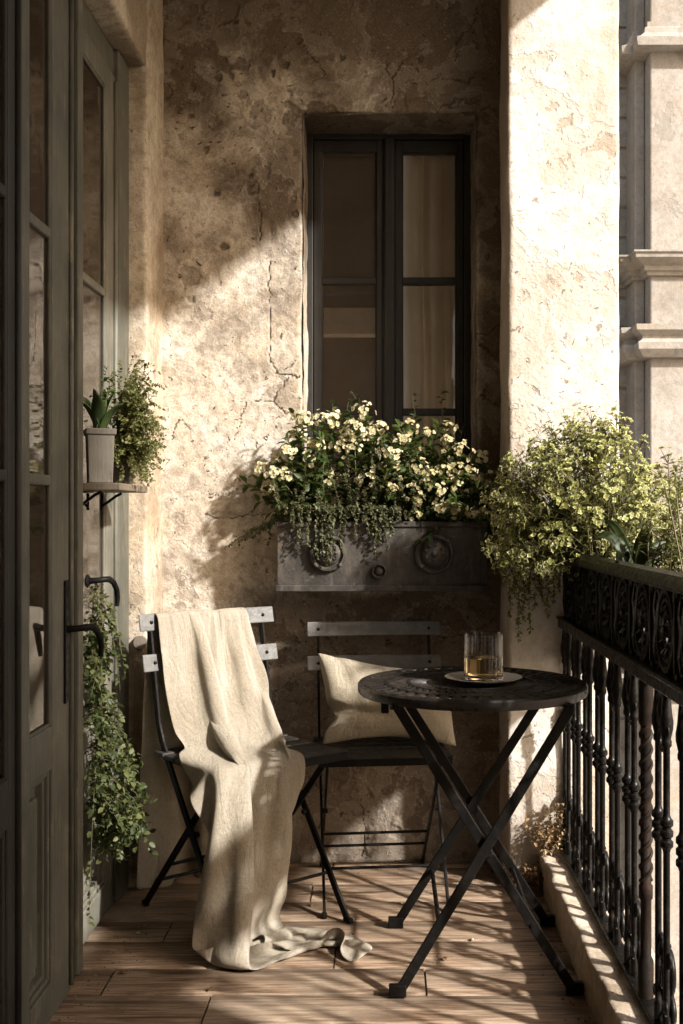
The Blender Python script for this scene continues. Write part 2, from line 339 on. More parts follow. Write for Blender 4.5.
# ------------------------------------------------------------------ helpers: meshes
def link(name, me, parent=None, loc=None):
    o = bpy.data.objects.new(name, me); C.objects.link(o)
    if parent: o.parent = parent
    if loc is not None: o.location = loc
    return o
def tag(o, label=None, cat=None, group=None, kind=None):
    for k, v in (('label', label), ('category', cat), ('group', group), ('kind', kind)):
        if v: o[k] = v
    return o
def thing(name, label, cat, loc=(0, 0, 0), rz=0, group=None):
    o = bpy.data.objects.new(name, None); C.objects.link(o); o.empty_display_size = .1
    o.location = loc; o.rotation_euler = (0, 0, rz)
    return tag(o, label, cat, group)
class MB:
    def __init__(s): s.v = []; s.f = []; s.uv = None
    def quadbox(s, P):
        i = len(s.v); s.v += [tuple(p) for p in P]
        s.f += [tuple(i + k for k in q) for q in ((0, 3, 2, 1), (4, 5, 6, 7), (0, 1, 5, 4), (1, 2, 6, 5), (2, 3, 7, 6), (3, 0, 4, 7))]
    def box(s, x0, x1, y0, y1, z0, z1):
        s.quadbox([(x0, y0, z0), (x1, y0, z0), (x1, y1, z0), (x0, y1, z0), (x0, y0, z1), (x1, y0, z1), (x1, y1, z1), (x0, y1, z1)]); return s
    def bar(s, a, b, w, t, side):
        """flat bar a->b, width w along side, thickness t"""
        a, b = Vector(a), Vector(b); d = (b - a).normalized(); sd = Vector(side); sd = (sd - d * sd.dot(d)).normalized(); n = d.cross(sd)
        P = []
        for p in (a, b):
            for u, v in ((-1, -1), (1, -1), (1, 1), (-1, 1)): P.append(p + sd * (u * w / 2) + n * (v * t / 2))
        s.quadbox(P); return s
    def tube(s, pts, r, n=8, caps=True, closed=False):
        pts = [Vector(p) for p in pts]; m = len(pts); rr = r if isinstance(r, (list, tuple, np.ndarray)) else [r] * m
        i0 = len(s.v); up = None
        for k, p in enumerate(pts):
            if closed: d = pts[(k + 1) % m] - pts[k - 1]
            else: d = pts[min(k + 1, m - 1)] - pts[max(k - 1, 0)]
            d.normalize()
            if up is None: up = d.orthogonal().normalized()
            up = (up - d * up.dot(d));
            up = up.normalized() if up.length > 1e-6 else d.orthogonal().normalized()
            w = d.cross(up)
            for j in range(n):
                a = 2 * PI * j / n; s.v.append(tuple(p + (up * math.cos(a) + w * math.sin(a)) * rr[k]))
        for k in range(m if closed else m - 1):
            k2 = (k + 1) % m
            for j in range(n):
                j2 = (j + 1) % n; s.f.append((i0 + k * n + j, i0 + k * n + j2, i0 + k2 * n + j2, i0 + k2 * n + j))
        if caps and not closed:
            s.f.append(tuple(i0 + j for j in reversed(range(n)))); s.f.append(tuple(i0 + (m - 1) * n + j for j in range(n)))
        return s
    def lathe(s, prof, c=(0, 0, 0), n=24, axis='Z', cap=True):
        i0 = len(s.v)
        for (r, h) in prof:
            for j in range(n):
                a = 2 * PI * j / n; x, y, z = r * math.cos(a), r * math.sin(a), h
                if axis == 'Y': x, y, z = x, -z, y
                if axis == 'X': x, y, z = z, x, y
                s.v.append((c[0] + x, c[1] + y, c[2] + z))
        for k in range(len(prof) - 1):
            for j in range(n):
                j2 = (j + 1) % n; s.f.append((i0 + k * n + j, i0 + k * n + j2, i0 + (k + 1) * n + j2, i0 + (k + 1) * n + j))
        if cap:
            s.f.append(tuple(i0 + j for j in reversed(range(n)))); s.f.append(tuple(i0 + (len(prof) - 1) * n + j for j in range(n)))
        return s
    def sweep(s, prof, path):
        """closed profile (list of (u,v)) swept along a list of (origin, uvec, vvec)"""
        i0 = len(s.v); n = len(prof)
        for (o, u, v) in path:
            for (a, b) in prof: s.v.append(tuple(Vector(o) + Vector(u) * a + Vector(v) * b))
        for k in range(len(path) - 1):
            for j in range(n):
                j2 = (j + 1) % n; s.f.append((i0 + k * n + j, i0 + k * n + j2, i0 + (k + 1) * n + j2, i0 + (k + 1) * n + j))
        s.f.append(tuple(i0 + j for j in reversed(range(n)))); s.f.append(tuple(i0 + (len(path) - 1) * n + j for j in range(n)))
        return s
    def build(s, name, mat, parent=None, bevel=0, smooth=False, loc=None, recalc=True, segs=2):
        me = bpy.data.meshes.new(name); me.from_pydata(s.v, [], s.f)
        if recalc:
            bm = bmesh.new(); bm.from_mesh(me); bmesh.ops.recalc_face_normals(bm, faces=bm.faces); bm.to_mesh(me); bm.free()
        me.materials.append(MATS[mat] if isinstance(mat, str) else mat)
        if smooth: me.polygons.foreach_set('use_smooth', [True] * len(me.polygons))
        o = link(name, me, parent, loc)
        if smooth == 'auto':
            try: me.set_sharp_from_angle(angle=R(38))
            except Exception: pass
        if bevel:
            b = o.modifiers.new('bevel', 'BEVEL'); b.width = bevel; b.segments = segs; b.limit_method = 'ANGLE'; b.angle_limit = R(40)
        return o
def np_mesh(name, V, F, mat, parent=None, attrs=None, smooth=True, uv=None):
    me = bpy.data.meshes.new(name); V = np.asarray(V, dtype=np.float32)
    F = np.asarray(F, dtype=np.int32); k = F.shape[1]
    me.vertices.add(len(V)); me.vertices.foreach_set('co', V.ravel())
    me.loops.add(F.size); me.loops.foreach_set('vertex_index', F.ravel())
    me.polygons.add(len(F)); me.polygons.foreach_set('loop_start', np.arange(0, F.size, k, dtype=np.int32))
    if smooth: me.polygons.foreach_set('use_smooth', np.ones(len(F), dtype=bool))
    for nm, a in (attrs or {}).items():
        at_ = me.attributes.new(nm, 'FLOAT', 'POINT'); at_.data.foreach_set('value', np.asarray(a, dtype=np.float32))
    if uv is not None:
        ul = me.uv_layers.new(name='UVMap'); ul.data.foreach_set('uv', np.asarray(uv, dtype=np.float32)[F.ravel()].ravel())
    me.update(); me.validate()
    me.materials.append(MATS[mat] if isinstance(mat, str) else mat)
    return link(name, me, parent)
def grid_faces(nu, nv, mask=None, off=0):
    i, j = np.meshgrid(np.arange(nu - 1), np.arange(nv - 1), indexing='ij')
    a = i * nv + j; F = np.stack([a, a + nv, a + nv + 1, a + 1], -1)
    if mask is not None: F = F[mask]
    return F.reshape(-1, 4) + off
def rough_box(name, lo, hi, mat, step=.02, r=.012, amp=.004, freq=6, seed=1, rvar=.6, parent=None, stain=None, skip=()):
    """a plastered block: rounded chipped edges, uneven faces"""
    lo = np.array(lo, float); hi = np.array(hi, float); Vs = []; Fs = []; off = 0
    for ax in range(3):
        u, v = [(1, 2), (2, 0), (0, 1)][ax]
        for side in (0, 1):
            if (ax, side) in skip: continue
            nu = max(2, int((hi[u] - lo[u]) / step) + 2); nv = max(2, int((hi[v] - lo[v]) / step) + 2)
            def lin(a, b, n):     # extra rows near the edges so that the corners round off
                e = [a, a + r * .3, a + r * .8, a + r * 1.4]; f = [b - r * 1.4, b - r * .8, b - r * .3, b]
                return np.concatenate([e, np.linspace(a + r * 2.2, b - r * 2.2, max(2, n)), f])
            U = lin(lo[u], hi[u], nu); Vv = lin(lo[v], hi[v], nv); nu, nv = len(U), len(Vv)
            g = np.zeros((nu, nv, 3)); g[..., u] = U[:, None]; g[..., v] = Vv[None, :]; g[..., ax] = hi[ax] if side else lo[ax]
            F = grid_faces(nu, nv, off=off)
            if not side: F = F[:, ::-1]
            Vs.append(g.reshape(-1, 3)); Fs.append(F); off += nu * nv
    V = np.concatenate(Vs); F = np.concatenate(Fs)
    rr = r * (1 + rvar * vnoise(V * 9, seed + 50))[:, None]
    q = np.minimum(np.maximum(V, lo + rr), hi - rr); d = V - q; L = np.linalg.norm(d, axis=1, keepdims=True)
    V = q + d / np.maximum(L, 1e-9) * np.minimum(rr, L)
    D = np.stack([fnoise(V * freq + 31 * k, 3, seed + 7 * k) for k in range(3)], 1)
    V = V + D * amp
    st = np.full(len(V), .5) if stain is None else stain(V)
    return np_mesh(name, V, F, mat, parent, {'stain': st, 'crack': np.zeros(len(V))})
def at(px, py, Y):
    return Vector(((px - CX) * Y / FPX, Y, CAMZ - (py - CY) * Y / FPX))
# ================================================================== SETTING
YW = 3.64                              # plane of the back wall
XL, XR = -0.735, 0.381                 # its two ends
OX0, OX1, OZ0, OZ1 = -0.271, 0.300, 1.08, 2.48     # window opening

def polyline_dist(P, lines):
    d = np.full(len(P), 9.0)
    for (pts, w) in lines:
        for a, b in zip(pts[:-1], pts[1:]):
            a = np.array(a); b = np.array(b); ab = b - a; L = max(ab @ ab, 1e-12)
            t = np.clip(((P - a) @ ab) / L, 0, 1)
            dd = np.linalg.norm(P - (a + t[:, None] * ab), axis=1) / w
            d = np.minimum(d, dd)
    return d
def wallpx(pts): return [((x - CX) * YW / FPX, CAMZ - (y - CY) * YW / FPX) for x, y in pts]
CR = random.Random(3)
def jitter(pts, n=6, amp=.0045):
    out = [pts[0]]
    for a, b in zip(pts[:-1], pts[1:]):
        for k in range(1, n + 1):
            t = k / n; e = amp if k < n else 0
            out.append((a[0] + (b[0] - a[0]) * t + CR.uniform(-e, e), a[1] + (b[1] - a[1]) * t + CR.uniform(-e, e)))
    return out
CRACKS = [
    ([(270, 262), (269, 300), (270, 362), (278, 374), (292, 377), (299, 378)], .0035),
    ([(288, 378), (277, 392), (274, 402), (255, 401)], .0032), ([(274, 402), (284, 412), (303, 418)], .0035),
    ([(246, 402), (240, 420), (234, 440)], .0030), ([(303, 45), (312, 58), (325, 75)], .003),
    ([(392, 108), (392, 80), (400, 66), (409, 55)], .0034), ([(392, 80), (385, 62)], .0026),
    ([(432, 80), (450, 78), (468, 84), (476, 72)], .0034), ([(440, 108), (452, 103), (464, 98)], .003),
    ([(455, 60), (458, 40), (474, 22), (478, 6)], .0034), ([(478, 200), (488, 197), (500, 199)], .0038), ([(480, 110), (492, 108), (500, 118)], .003),
    ([(478, 342), (490, 352), (500, 362)], .0032), ([(481, 395), (492, 402), (500, 406)], .003),
    ([(204, 514), (222, 519), (246, 515), (270, 513)], .0032), ([(208, 498), (226, 494), (246, 486)], .0022),
    ([(172, 440), (176, 424), (180, 418), (190, 430)], .0026), ([(258, 200), (262, 222), (260, 240)], .003),
    ([(300, 620), (330, 640), (352, 690)], .0028), ([(284, 700), (300, 705), (318, 698)], .003), ([(236, 700), (262, 720), (284, 722)], .003),
    ([(360, 800), (366, 830), (362, 858)], .003), ([(444, 640), (470, 634), (496, 618)], .003), ([(300, 768), (322, 790), (318, 830)], .0028),
]
def build_back_wall():
    x0, x1, z0, z1 = XL - .05, XR + .05, -.02, 3.0
    st = .0042
    def axis(a, b, cuts):
        xs = [a]; pts = sorted([c for c in cuts if a < c < b] + [b])
        for c in pts:
            n = max(1, int(round((c - xs[-1]) / st))); xs += list(np.linspace(xs[-1], c, n + 1)[1:])
        return np.array(xs)
    U = axis(x0, x1, [OX0, OX1]); Z = axis(z0, z1, [OZ0, OZ1])
    nu, nv = len(U), len(Z)
    g = np.zeros((nu, nv, 3)); g[..., 0] = U[:, None]; g[..., 1] = YW; g[..., 2] = Z[None, :]
    uc = (U[:-1] + U[1:]) / 2; zc = (Z[:-1] + Z[1:]) / 2
    hole = ((uc > OX0) & (uc < OX1))[:, None] & ((zc > OZ0) & (zc < OZ1))[None, :]
    F = grid_faces(nu, nv, ~hole); V = g.reshape(-1, 3); front = np.ones(len(V), bool)
    # reveals
    Vs, Fs = [V], [F]; off = len(V); dep = np.concatenate([[0, .002, .005, .009, .014], np.linspace(.02, .26, 40)])
    zz = np.linspace(OZ0, OZ1, 300); xx = np.linspace(OX0, OX1, 140)
    for kind, c in (('x', OX0), ('x', OX1), ('z', OZ1), ('z', OZ0)):
        run = zz if kind == 'x' else xx
        q = np.zeros((len(run), len(dep), 3)); q[..., 1] = YW + dep[None, :]
        if kind == 'x': q[..., 0] = c; q[..., 2] = run[:, None]
        else: q[..., 2] = c; q[..., 0] = run[:, None]
        ff = grid_faces(len(run), len(dep), off=off)
        if (kind, c) in (('x', OX1), ('z', OZ0)): ff = ff
        Vs.append(q.reshape(-1, 3)); Fs.append(ff); off += q.shape[0] * q.shape[1]
    V = np.concatenate(Vs); F = np.concatenate(Fs)
    # distance to the opening rectangle: soft chipped arris
    dx = np.maximum(np.maximum(OX0 - V[:, 0], V[:, 0] - OX1), 0); dz = np.maximum(np.maximum(OZ0 - V[:, 2], V[:, 2] - OZ1), 0)
    de = np.hypot(dx, dz); isf = V[:, 1] < YW + 1e-6
    rr = .010 * (1 + .8 * vnoise(V * 11, 5)) + .016 * sstep(.35, .7, vnoise(V * 5.0, 9))
    k = np.clip((rr - de) / rr, 0, 1); V[:, 1] += np.where(isf, rr * (1 - np.sqrt(np.maximum(1 - k * k, 0))), 0)
    P = V.copy(); XZ = P[:, [0, 2]]
    # cracks drawn where the photograph has them, and a few broken pits
    lines = [(jitter(wallpx(p), 7, .0062), w * .62) for p, w in CRACKS]
    wob = .5 + .9 * np.clip(.5 + .5 * vnoise(P * 30, 3), 0, 1)
    crack = np.where(V[:, 1] < YW + .03, 1 - sstep(.45, 1.15, polyline_dist(XZ, lines) / wob), 0)
    def blob(px, py, r, sd):
        c = np.array(wallpx([(px, py)])[0]); d = XZ - c
        rad = r * (1 + .55 * vnoise(np.c_[d / r * 1.3, np.full(len(d), sd * 3.1)], sd))
        return 1 - sstep(.7, 1.1, np.linalg.norm(d, axis=1) / np.maximum(rad, 1e-4))
    for px, py, r, sd in ((255, 188, .024, 1), (250, 176, .012, 2), (299, 40, .013, 3), (218, 78, .014, 4), (236, 22, .010, 5), (206, 150, .012, 6), (217, 194, .010, 7), (296, 214, .014, 8), (420, 60, .010, 9), (343, 58, .012, 14)):
        crack = np.maximum(crack, blob(px, py, r, sd) * .9)
    # relief: sagging coats of plaster, a lost coat under the window and left of the planter
    big = fnoise(P * 2.1, 3, 11); med = fnoise(P * 8, 4, 21); sml = fnoise(P * 34, 3, 31)
    coat = fnoise(P * np.array([3.3, 1, 2.6]) + 5, 4, 41) + .28 * fnoise(P * 22, 3, 43)
    lost = sstep(.10, .20, coat - .9 * sstep(1.0, 1.4, P[:, 2]) * sstep(2.5, 2.0, P[:, 2]) + .10)
    dy = -(.006 * big + .0018 * med + .0012 * sml) + .005 * lost + .0025 * crack
    dy = np.where(V[:, 1] > YW + .05, dy * .4, dy)
    V[:, 1] += dy
    V[:, 0] += .003 * fnoise(P * 12 + 3, 3, 51) * (~isf); V[:, 2] += .004 * fnoise(P * 9 + 7, 3, 61) * (~isf)
    # brown damp low down and round the planter, soot high up, both darkened further to deepen the shade there, a paler band left of the window
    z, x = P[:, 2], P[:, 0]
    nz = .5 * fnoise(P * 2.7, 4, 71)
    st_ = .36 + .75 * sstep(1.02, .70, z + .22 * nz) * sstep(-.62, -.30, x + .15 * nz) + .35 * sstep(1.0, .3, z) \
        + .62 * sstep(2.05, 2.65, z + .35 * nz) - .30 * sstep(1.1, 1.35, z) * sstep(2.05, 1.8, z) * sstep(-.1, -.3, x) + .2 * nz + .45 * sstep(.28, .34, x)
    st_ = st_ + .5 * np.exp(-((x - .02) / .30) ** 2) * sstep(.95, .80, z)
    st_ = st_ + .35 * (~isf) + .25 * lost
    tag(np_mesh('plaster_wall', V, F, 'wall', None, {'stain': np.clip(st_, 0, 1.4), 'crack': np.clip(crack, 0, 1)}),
        'cracked weathered plaster wall behind the bistro set, with the window opening', 'wall')
build_back_wall()

ST = lambda k: (lambda V: np.clip(k + .30 * fnoise(V * 2.4, 3, 77), 0, 1.3))
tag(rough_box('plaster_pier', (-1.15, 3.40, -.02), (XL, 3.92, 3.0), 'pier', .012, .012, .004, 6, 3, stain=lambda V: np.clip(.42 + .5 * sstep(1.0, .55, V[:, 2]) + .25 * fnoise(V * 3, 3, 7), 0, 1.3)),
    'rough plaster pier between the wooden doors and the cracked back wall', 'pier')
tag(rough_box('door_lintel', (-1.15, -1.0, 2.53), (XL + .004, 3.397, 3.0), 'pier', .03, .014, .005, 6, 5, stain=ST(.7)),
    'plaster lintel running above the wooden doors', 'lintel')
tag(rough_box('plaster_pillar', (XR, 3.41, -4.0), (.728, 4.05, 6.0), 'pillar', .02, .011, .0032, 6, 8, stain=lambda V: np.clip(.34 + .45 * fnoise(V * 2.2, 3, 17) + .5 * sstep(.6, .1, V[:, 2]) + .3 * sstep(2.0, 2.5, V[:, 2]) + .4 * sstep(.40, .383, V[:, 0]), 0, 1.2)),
    'sunlit off-white plaster pillar right of the window', 'pillar')
tag(rough_box('sun_blocker_pillar', (.60, .55, -4.0), (.80, 1.75, 6.0), 'pillar', .08, .011, .003, 6, 9), 'unseen plaster pillar added by the railing to shade the near doors', 'pillar')  # off-frame blocker, placed to keep the sun off the near doors
tag(rough_box('upper_balcony', (-1.15, -1.2, 3.0), (.85, 3.70, 3.2), 'pier', .06, .012, .004, 6, 12), 'plaster underside of the balcony overhead', 'balcony')
tag(rough_box('stone_kerb', (.478, .2, -.02), (.645, 3.405, .108), 'kerb', .012, .012, .004, 9, 15, stain=ST(.5)),
    'weathered stone kerb under the iron railing', 'kerb')
tag(rough_box('balcony_slab', (-1.15, -1.2, -.30), (.68, 3.64, -.022), 'kerb', .08, .012, .003, 6, 16), None, None, None, 'structure')
m = MB(); m.box(-1.15, .60, -1.35, -1.2, -.3, 3.0); tag(m.build('added_end_wall', 'pier'), 'unseen plaster wall added at the near end to cut ambient light', 'wall')  # stands behind the camera, added to hold down the ambient light

# floor: separate boards running across the balcony
def build_floor():
    V, F, T, B = [], [], [], []
    rnd = random.Random(12)
    y = -1.15; k = 0
    cut = {2.637: [-.72], }
    edges = [2.34, 2.485, 2.637, 2.79, 2.97, 3.116, 3.27, 3.43, 3.60]
    ys = [e for e in np.arange(2.34 - .15 * 23, 2.33, .15)] + edges + [3.66]
    for y0, y1 in zip(ys[:-1], ys[1:]):
        xs = [-.90]; x = -.90 + rnd.uniform(.2, .9)
        if abs(y0 - 2.637) < .01: xs = [-.90, -.682, .10]
        elif abs(y0 - 2.97) < .01: xs = [-.90, -.60, .42]
        elif abs(y0 - 2.79) < .01: xs = [-.90, -.13]
        else:
            while x < .4: xs.append(x); x += rnd.uniform(1.0, 1.9)
        xs.append(.49)
        for x0, x1 in zip(xs[:-1], xs[1:]):
            g = .0016 + rnd.uniform(0, .0012); tone = rnd.uniform(0, 1); bid = rnd.uniform(0, 10); dz = rnd.uniform(-.0015, .001)
            n = max(2, int((x1 - x0) / .05))
            X = np.linspace(x0 + g, x1 - g, n); prof = [(y0 + g, -.02), (y0 + g, -.003), (y0 + g + .0025, 0), (y1 - g - .0025, 0), (y1 - g, -.003), (y1 - g, -.02)]
            i0 = len(V)
            for xx in X:
                for py, pz in prof:
                    w = .0012 * math.sin(xx * 3 + bid)
                    V.append((xx, py + .0008 * math.sin(xx * 11 + bid * 3), pz + dz + (w if pz > -.01 else 0))); T.append(tone); B.append(bid)
            m_ = len(prof)
            for a in range(n - 1):
                for b in range(m_ - 1): F.append((i0 + a * m_ + b, i0 + (a + 1) * m_ + b, i0 + (a + 1) * m_ + b + 1, i0 + a * m_ + b + 1))
    o = np_mesh('floor', V, F, 'floor', None, {'tint': T, 'board': B}, smooth=False)
    tag(o, None, None, None, 'structure')
build_floor()
# ground of the street below
m = MB(); m.v = [(-300, -300, -4), (300, -300, -4), (300, 300, -4), (-300, 300, -4)]; m.f = [(0, 1, 2, 3)]
tag(m.build('ground', 'ground', recalc=False), None, None, None, 'structure')

# rooms behind the window and behind the doors
m = MB()  # left wall omitted and low right-hand gap added to light the curtain
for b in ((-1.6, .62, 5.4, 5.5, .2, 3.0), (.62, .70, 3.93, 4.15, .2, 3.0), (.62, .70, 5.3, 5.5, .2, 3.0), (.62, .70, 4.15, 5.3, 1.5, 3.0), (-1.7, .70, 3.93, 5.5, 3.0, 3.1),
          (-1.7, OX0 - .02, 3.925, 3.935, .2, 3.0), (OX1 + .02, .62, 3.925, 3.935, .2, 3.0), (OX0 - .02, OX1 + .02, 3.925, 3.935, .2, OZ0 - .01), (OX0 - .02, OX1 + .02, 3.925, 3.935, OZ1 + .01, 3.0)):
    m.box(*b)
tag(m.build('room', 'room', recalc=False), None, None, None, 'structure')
m = MB(); m.box(-1.7, .70, 3.93, 5.5, .1, .2); tag(m.build('room_floor', 'room_floor'), None, None, None, 'structure')  # floor coloured pale to bounce sunlight up onto the curtain
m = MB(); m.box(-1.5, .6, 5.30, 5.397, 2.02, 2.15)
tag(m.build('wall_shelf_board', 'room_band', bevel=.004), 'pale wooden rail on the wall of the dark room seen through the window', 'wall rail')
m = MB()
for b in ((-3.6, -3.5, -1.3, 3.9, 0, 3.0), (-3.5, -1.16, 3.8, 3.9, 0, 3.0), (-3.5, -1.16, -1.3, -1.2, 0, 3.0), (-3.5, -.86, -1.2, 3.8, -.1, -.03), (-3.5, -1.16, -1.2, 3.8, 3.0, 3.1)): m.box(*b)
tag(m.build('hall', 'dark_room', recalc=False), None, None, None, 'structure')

# ------------------------------------------------------------------ window
YF = 3.845
def build_window():
    t = thing('casement_window', 'tall dark casement window with two sashes deep in the plaster wall', 'window', ((OX0 + OX1) / 2, YF, OZ0))
    ox, oz = t.location.x, t.location.z
    def bx(m, px0, px1, z0, z1, y0, y1):   # pixel columns measured at the frame's own depth
        m.box((px0 - CX) * YF / FPX - ox, (px1 - CX) * YF / FPX - ox, y0, y1, z0 - oz, z1 - oz)
    zt = CAMZ - (135 - CY) * YF / FPX + .012; zb = OZ0 - .005
    zpt = CAMZ - (151 - CY) * YF / FPX
    f = MB()
    bx(f, 304, 313, zb, zt, 0, .06); bx(f, 464, 474, zb, zt, 0, .06); bx(f, 313, 464, zt - .026, zt, .0, .06); bx(f, 313, 464, zb, zb + .035, 0, .06)
    f.build('frame', 'window', t, .003)
    for (a, b, c, d, e) in ((313.6, 321.5, 376.5, 383, 0), (395, 402, 457, 463.4, 1)):
        s = MB()
        ztop = zt - .028; zbot = zb + .038
        bx(s, a, b, zbot, ztop, .006, .052); bx(s, c, d, zbot, ztop, .006, .052)
        bx(s, b, c, zpt, ztop, .006, .052); bx(s, b, c, zbot, zbot + .05, .006, .052)
        # inner bead
        for q in ((b - .2, b + 1.4, zbot + .045, zpt + .004), (c - 1.4, c + .2, zbot + .045, zpt + .004)): bx(s, *q, .014, .044)
        sash = s.build('sash', 'window', t, .0025)
        for py in (280, 411.5):
            zc = CAMZ - (py - CY) * YF / FPX; m = MB(); bx(m, b + .05, c - .05, zc - .012, zc + .012, .010, .048)
            m.build('muntin', 'window', sash, .003)
        p = MB(); bx(p, b - 1, c + 1, zbot + .03, zpt + .01, .026, .030); p.build('pane', 'pane', sash)
    m = MB(); bx(m, 384.2, 393.8, zb + .03, zt - .02, -.012, .05); m.build('mullion', 'window', t, .006)
    m = MB(); bx(m, 383.2, 394.8, zb + .03, zt - .02, .004, .046); m.build('mullion_back', 'window', t, .002)
build_window()
def build_curtain():
    nx, nz = 120, 60; x0, x1 = .055, .40; z0, z1 = .95, 2.62
    V = []; 
    for i in range(nx):
        for j in range(nz):
            u, v = i / (nx - 1), j / (nz - 1)
            ph = u * 2 * PI * 5.0 + .8 * math.sin(u * 9 + 1) + .25 * math.sin(v * 4)
            wave = math.sin(ph) * .048 + .012 * math.sin(u * 47 + 2)
            xx = x0 + u * (x1 - x0) + .02 * (1 - v) * math.sin(v * 5) - .035 * max(0, .5 - v) * (1 - u) + .010 * math.cos(ph)
            V.append((xx, 4.015 + wave * (.75 + .25 * v), z0 + v * (z1 - z0)))
    o = np_mesh('curtain', V, grid_faces(nx, nz), 'curtain')
    sm = o.modifiers.new('solid', 'SOLIDIFY'); sm.thickness = .0015
    tag(o, 'pale cloth curtain hanging in folds behind the right window sash', 'curtain')
build_curtain()

# ------------------------------------------------------------------ doors
def build_door(name, label, x, y0, y1, z1, mat, sn, sf, muntins, zg, handle, depth=.05, panel_top=None):
    t = thing(name, label, 'door', (x, y0, .008))
    L = y1 - y0; H = z1 - .008
    X = lambda p: -p                  # depth into the leaf
    def bx(m, a, b, z0_, z1_, d0, d1): m.box(-d1, -d0, a, b, z0_, z1_)
    m = MB()
    bx(m, 0, sn, 0, H, 0, depth); bx(m, L - sf, L, 0, H, 0, depth)
    bx(m, sn, L - sf, H - .07, H, 0, depth)
    zr0, zr1 = zg - .10, zg
    bx(m, sn, L - sf, zr0, zr1, 0, depth); bx(m, sn, L - sf, 0, .085, 0, depth)
    fr = m.build('frame', mat, t, .004)
    # mouldings round the glass and the panel: stepped profile
    mo = MB()
    for (z0_, z1_, steps) in ((zr1, H - .07, ((0, .0025, .011),)), (.085, zr0, ((0, .006, .030), (.011, .014, .034)))):
        for q, d0, d1 in steps:
            w = .012 if len(steps) > 1 else .006
            bx(mo, sn + q, sn + q + w, z0_, z1_, d0, d1); bx(mo, L - sf - q - w, L - sf - q, z0_, z1_, d0, d1)
            bx(mo, sn + q + w, L - sf - q - w, z0_ + q, z0_ + q + w, d0, d1); bx(mo, sn + q + w, L - sf - q - w, z1_ - q - w, z1_ - q, d0, d1)
    mo.build('moulding', mat, t, .0035)
    m = MB(); bx(m, sn - .004, L - sf + .004, .08, zr0 + .004, .030, .040); pn = m.build('panel', mat, t)
    m = MB(); bx(m, sn + .045, L - sf - .045, .085 + .05, zr0 - .05, .018, .0305); m.build('raised_field', mat, pn, .010)
    for z in muntins:
        m = MB(); bx(m, sn + .002, L - sf - .002, z - .012 - .008, z + .012 - .008, .001, .034); m.build('muntin', mat, t, .005)
    m = MB(); bx(m, sn - .004, L - sf + .004, zr1 - .004, H - .066, .0105, .0145); m.build('pane', 'door_pane', t)
    # meeting bead
    m = MB(); m.tube([(.004, L - .014, .02), (.004, L - .014, H - .02)], .007, 8); m.build('bead', mat, t, smooth=True)
    return t
d1 = build_door('french_door', 'grey-green glazed door leaf with the black lever handle on a long plate', -.755, 2.263, 2.645, 2.50, 'door', .077, .150, (1.787, 1.228), .665, 1)
d2 = build_door('french_door', 'paler glazed door leaf carrying the little shelf of potted plants', -.80, 2.80, 3.262, 2.448, 'pale_door', .092, .105, (1.787,), .70, 2)
d3 = build_door('french_door', 'glazed door leaf, its shade painted near-black, cut by the left edge of the photo', -.745, 1.60, 2.236, 2.50, 'shade_toned_door', .12, .06, (1.787, 1.228), .62, 0)
for o in (d1, d2, d3): o['group'] = 'glazed door leaves along the left side'
def lever(parent, y, z, plate_h, drop, flip=1, plate=True):
    if plate:
        m = MB(); m.box(.0005, .006, y - .016, y + .016, z - plate_h * .60, z + plate_h * .40); pl = m.build('handle_plate', 'black', parent, .003)
    else:
        m = MB(); m.lathe([(.017, 0), (.019, .004), (.012, .009)], (.0005, y, z), 16, 'X'); pl = m.build('handle_rose', 'black', parent, smooth='auto')
    m = MB()
    pts = [(.004, y, z), (.030, y, z + .002), (.046, y + .006, z + .004), (.056, y + .022, z + .004), (.062, y + .045, z - .006), (.066, y + .066, z - .028), (.066, y + .074, z - .028 - drop * .5), (.064, y + .076, z - .028 - drop)]
    m.tube(pts, [.009, .0075, .008, .0085, .008, .0075, .0072, .006], 10); m.build('lever', 'black', pl, smooth='auto')
lever(d1, .335, .872, .29, .045)
lever(d2, .145, .965, .1, .045, plate=False)
m = MB(); m.box(-.84, -.775, 2.648, 2.797, .005, 2.50); m.box(-.775, -.768, 2.664, 2.700, .005, 2.5); m.box(-.775, -.762, 2.735, 2.780, .005, 2.5)
tag(m.build('door_post', 'door', bevel=.004), 'grooved grey-green door post between the two glazed leaves', 'door post')
m = MB(); m.box(-.845, -.762, 2.238, 2.261, .005, 2.50); tag(m.build('door_post', 'shade_toned_door', bevel=.003), 'narrow door post beside the shade-darkened leaf, coloured the same', 'door post')
m = MB(); m.box(-.87, -.79, 3.264, 3.396, 0.0, 2.53); m.box(-.86, -.805, 2.80, 3.262, 2.452, 2.53); m.box(-.86, -.765, 1.2, 2.80, 2.503, 2.53)
fr = m.build('door_casing', 'door', bevel=.004); tag(fr, 'grey-green timber door frame against the plaster pier', 'door frame')

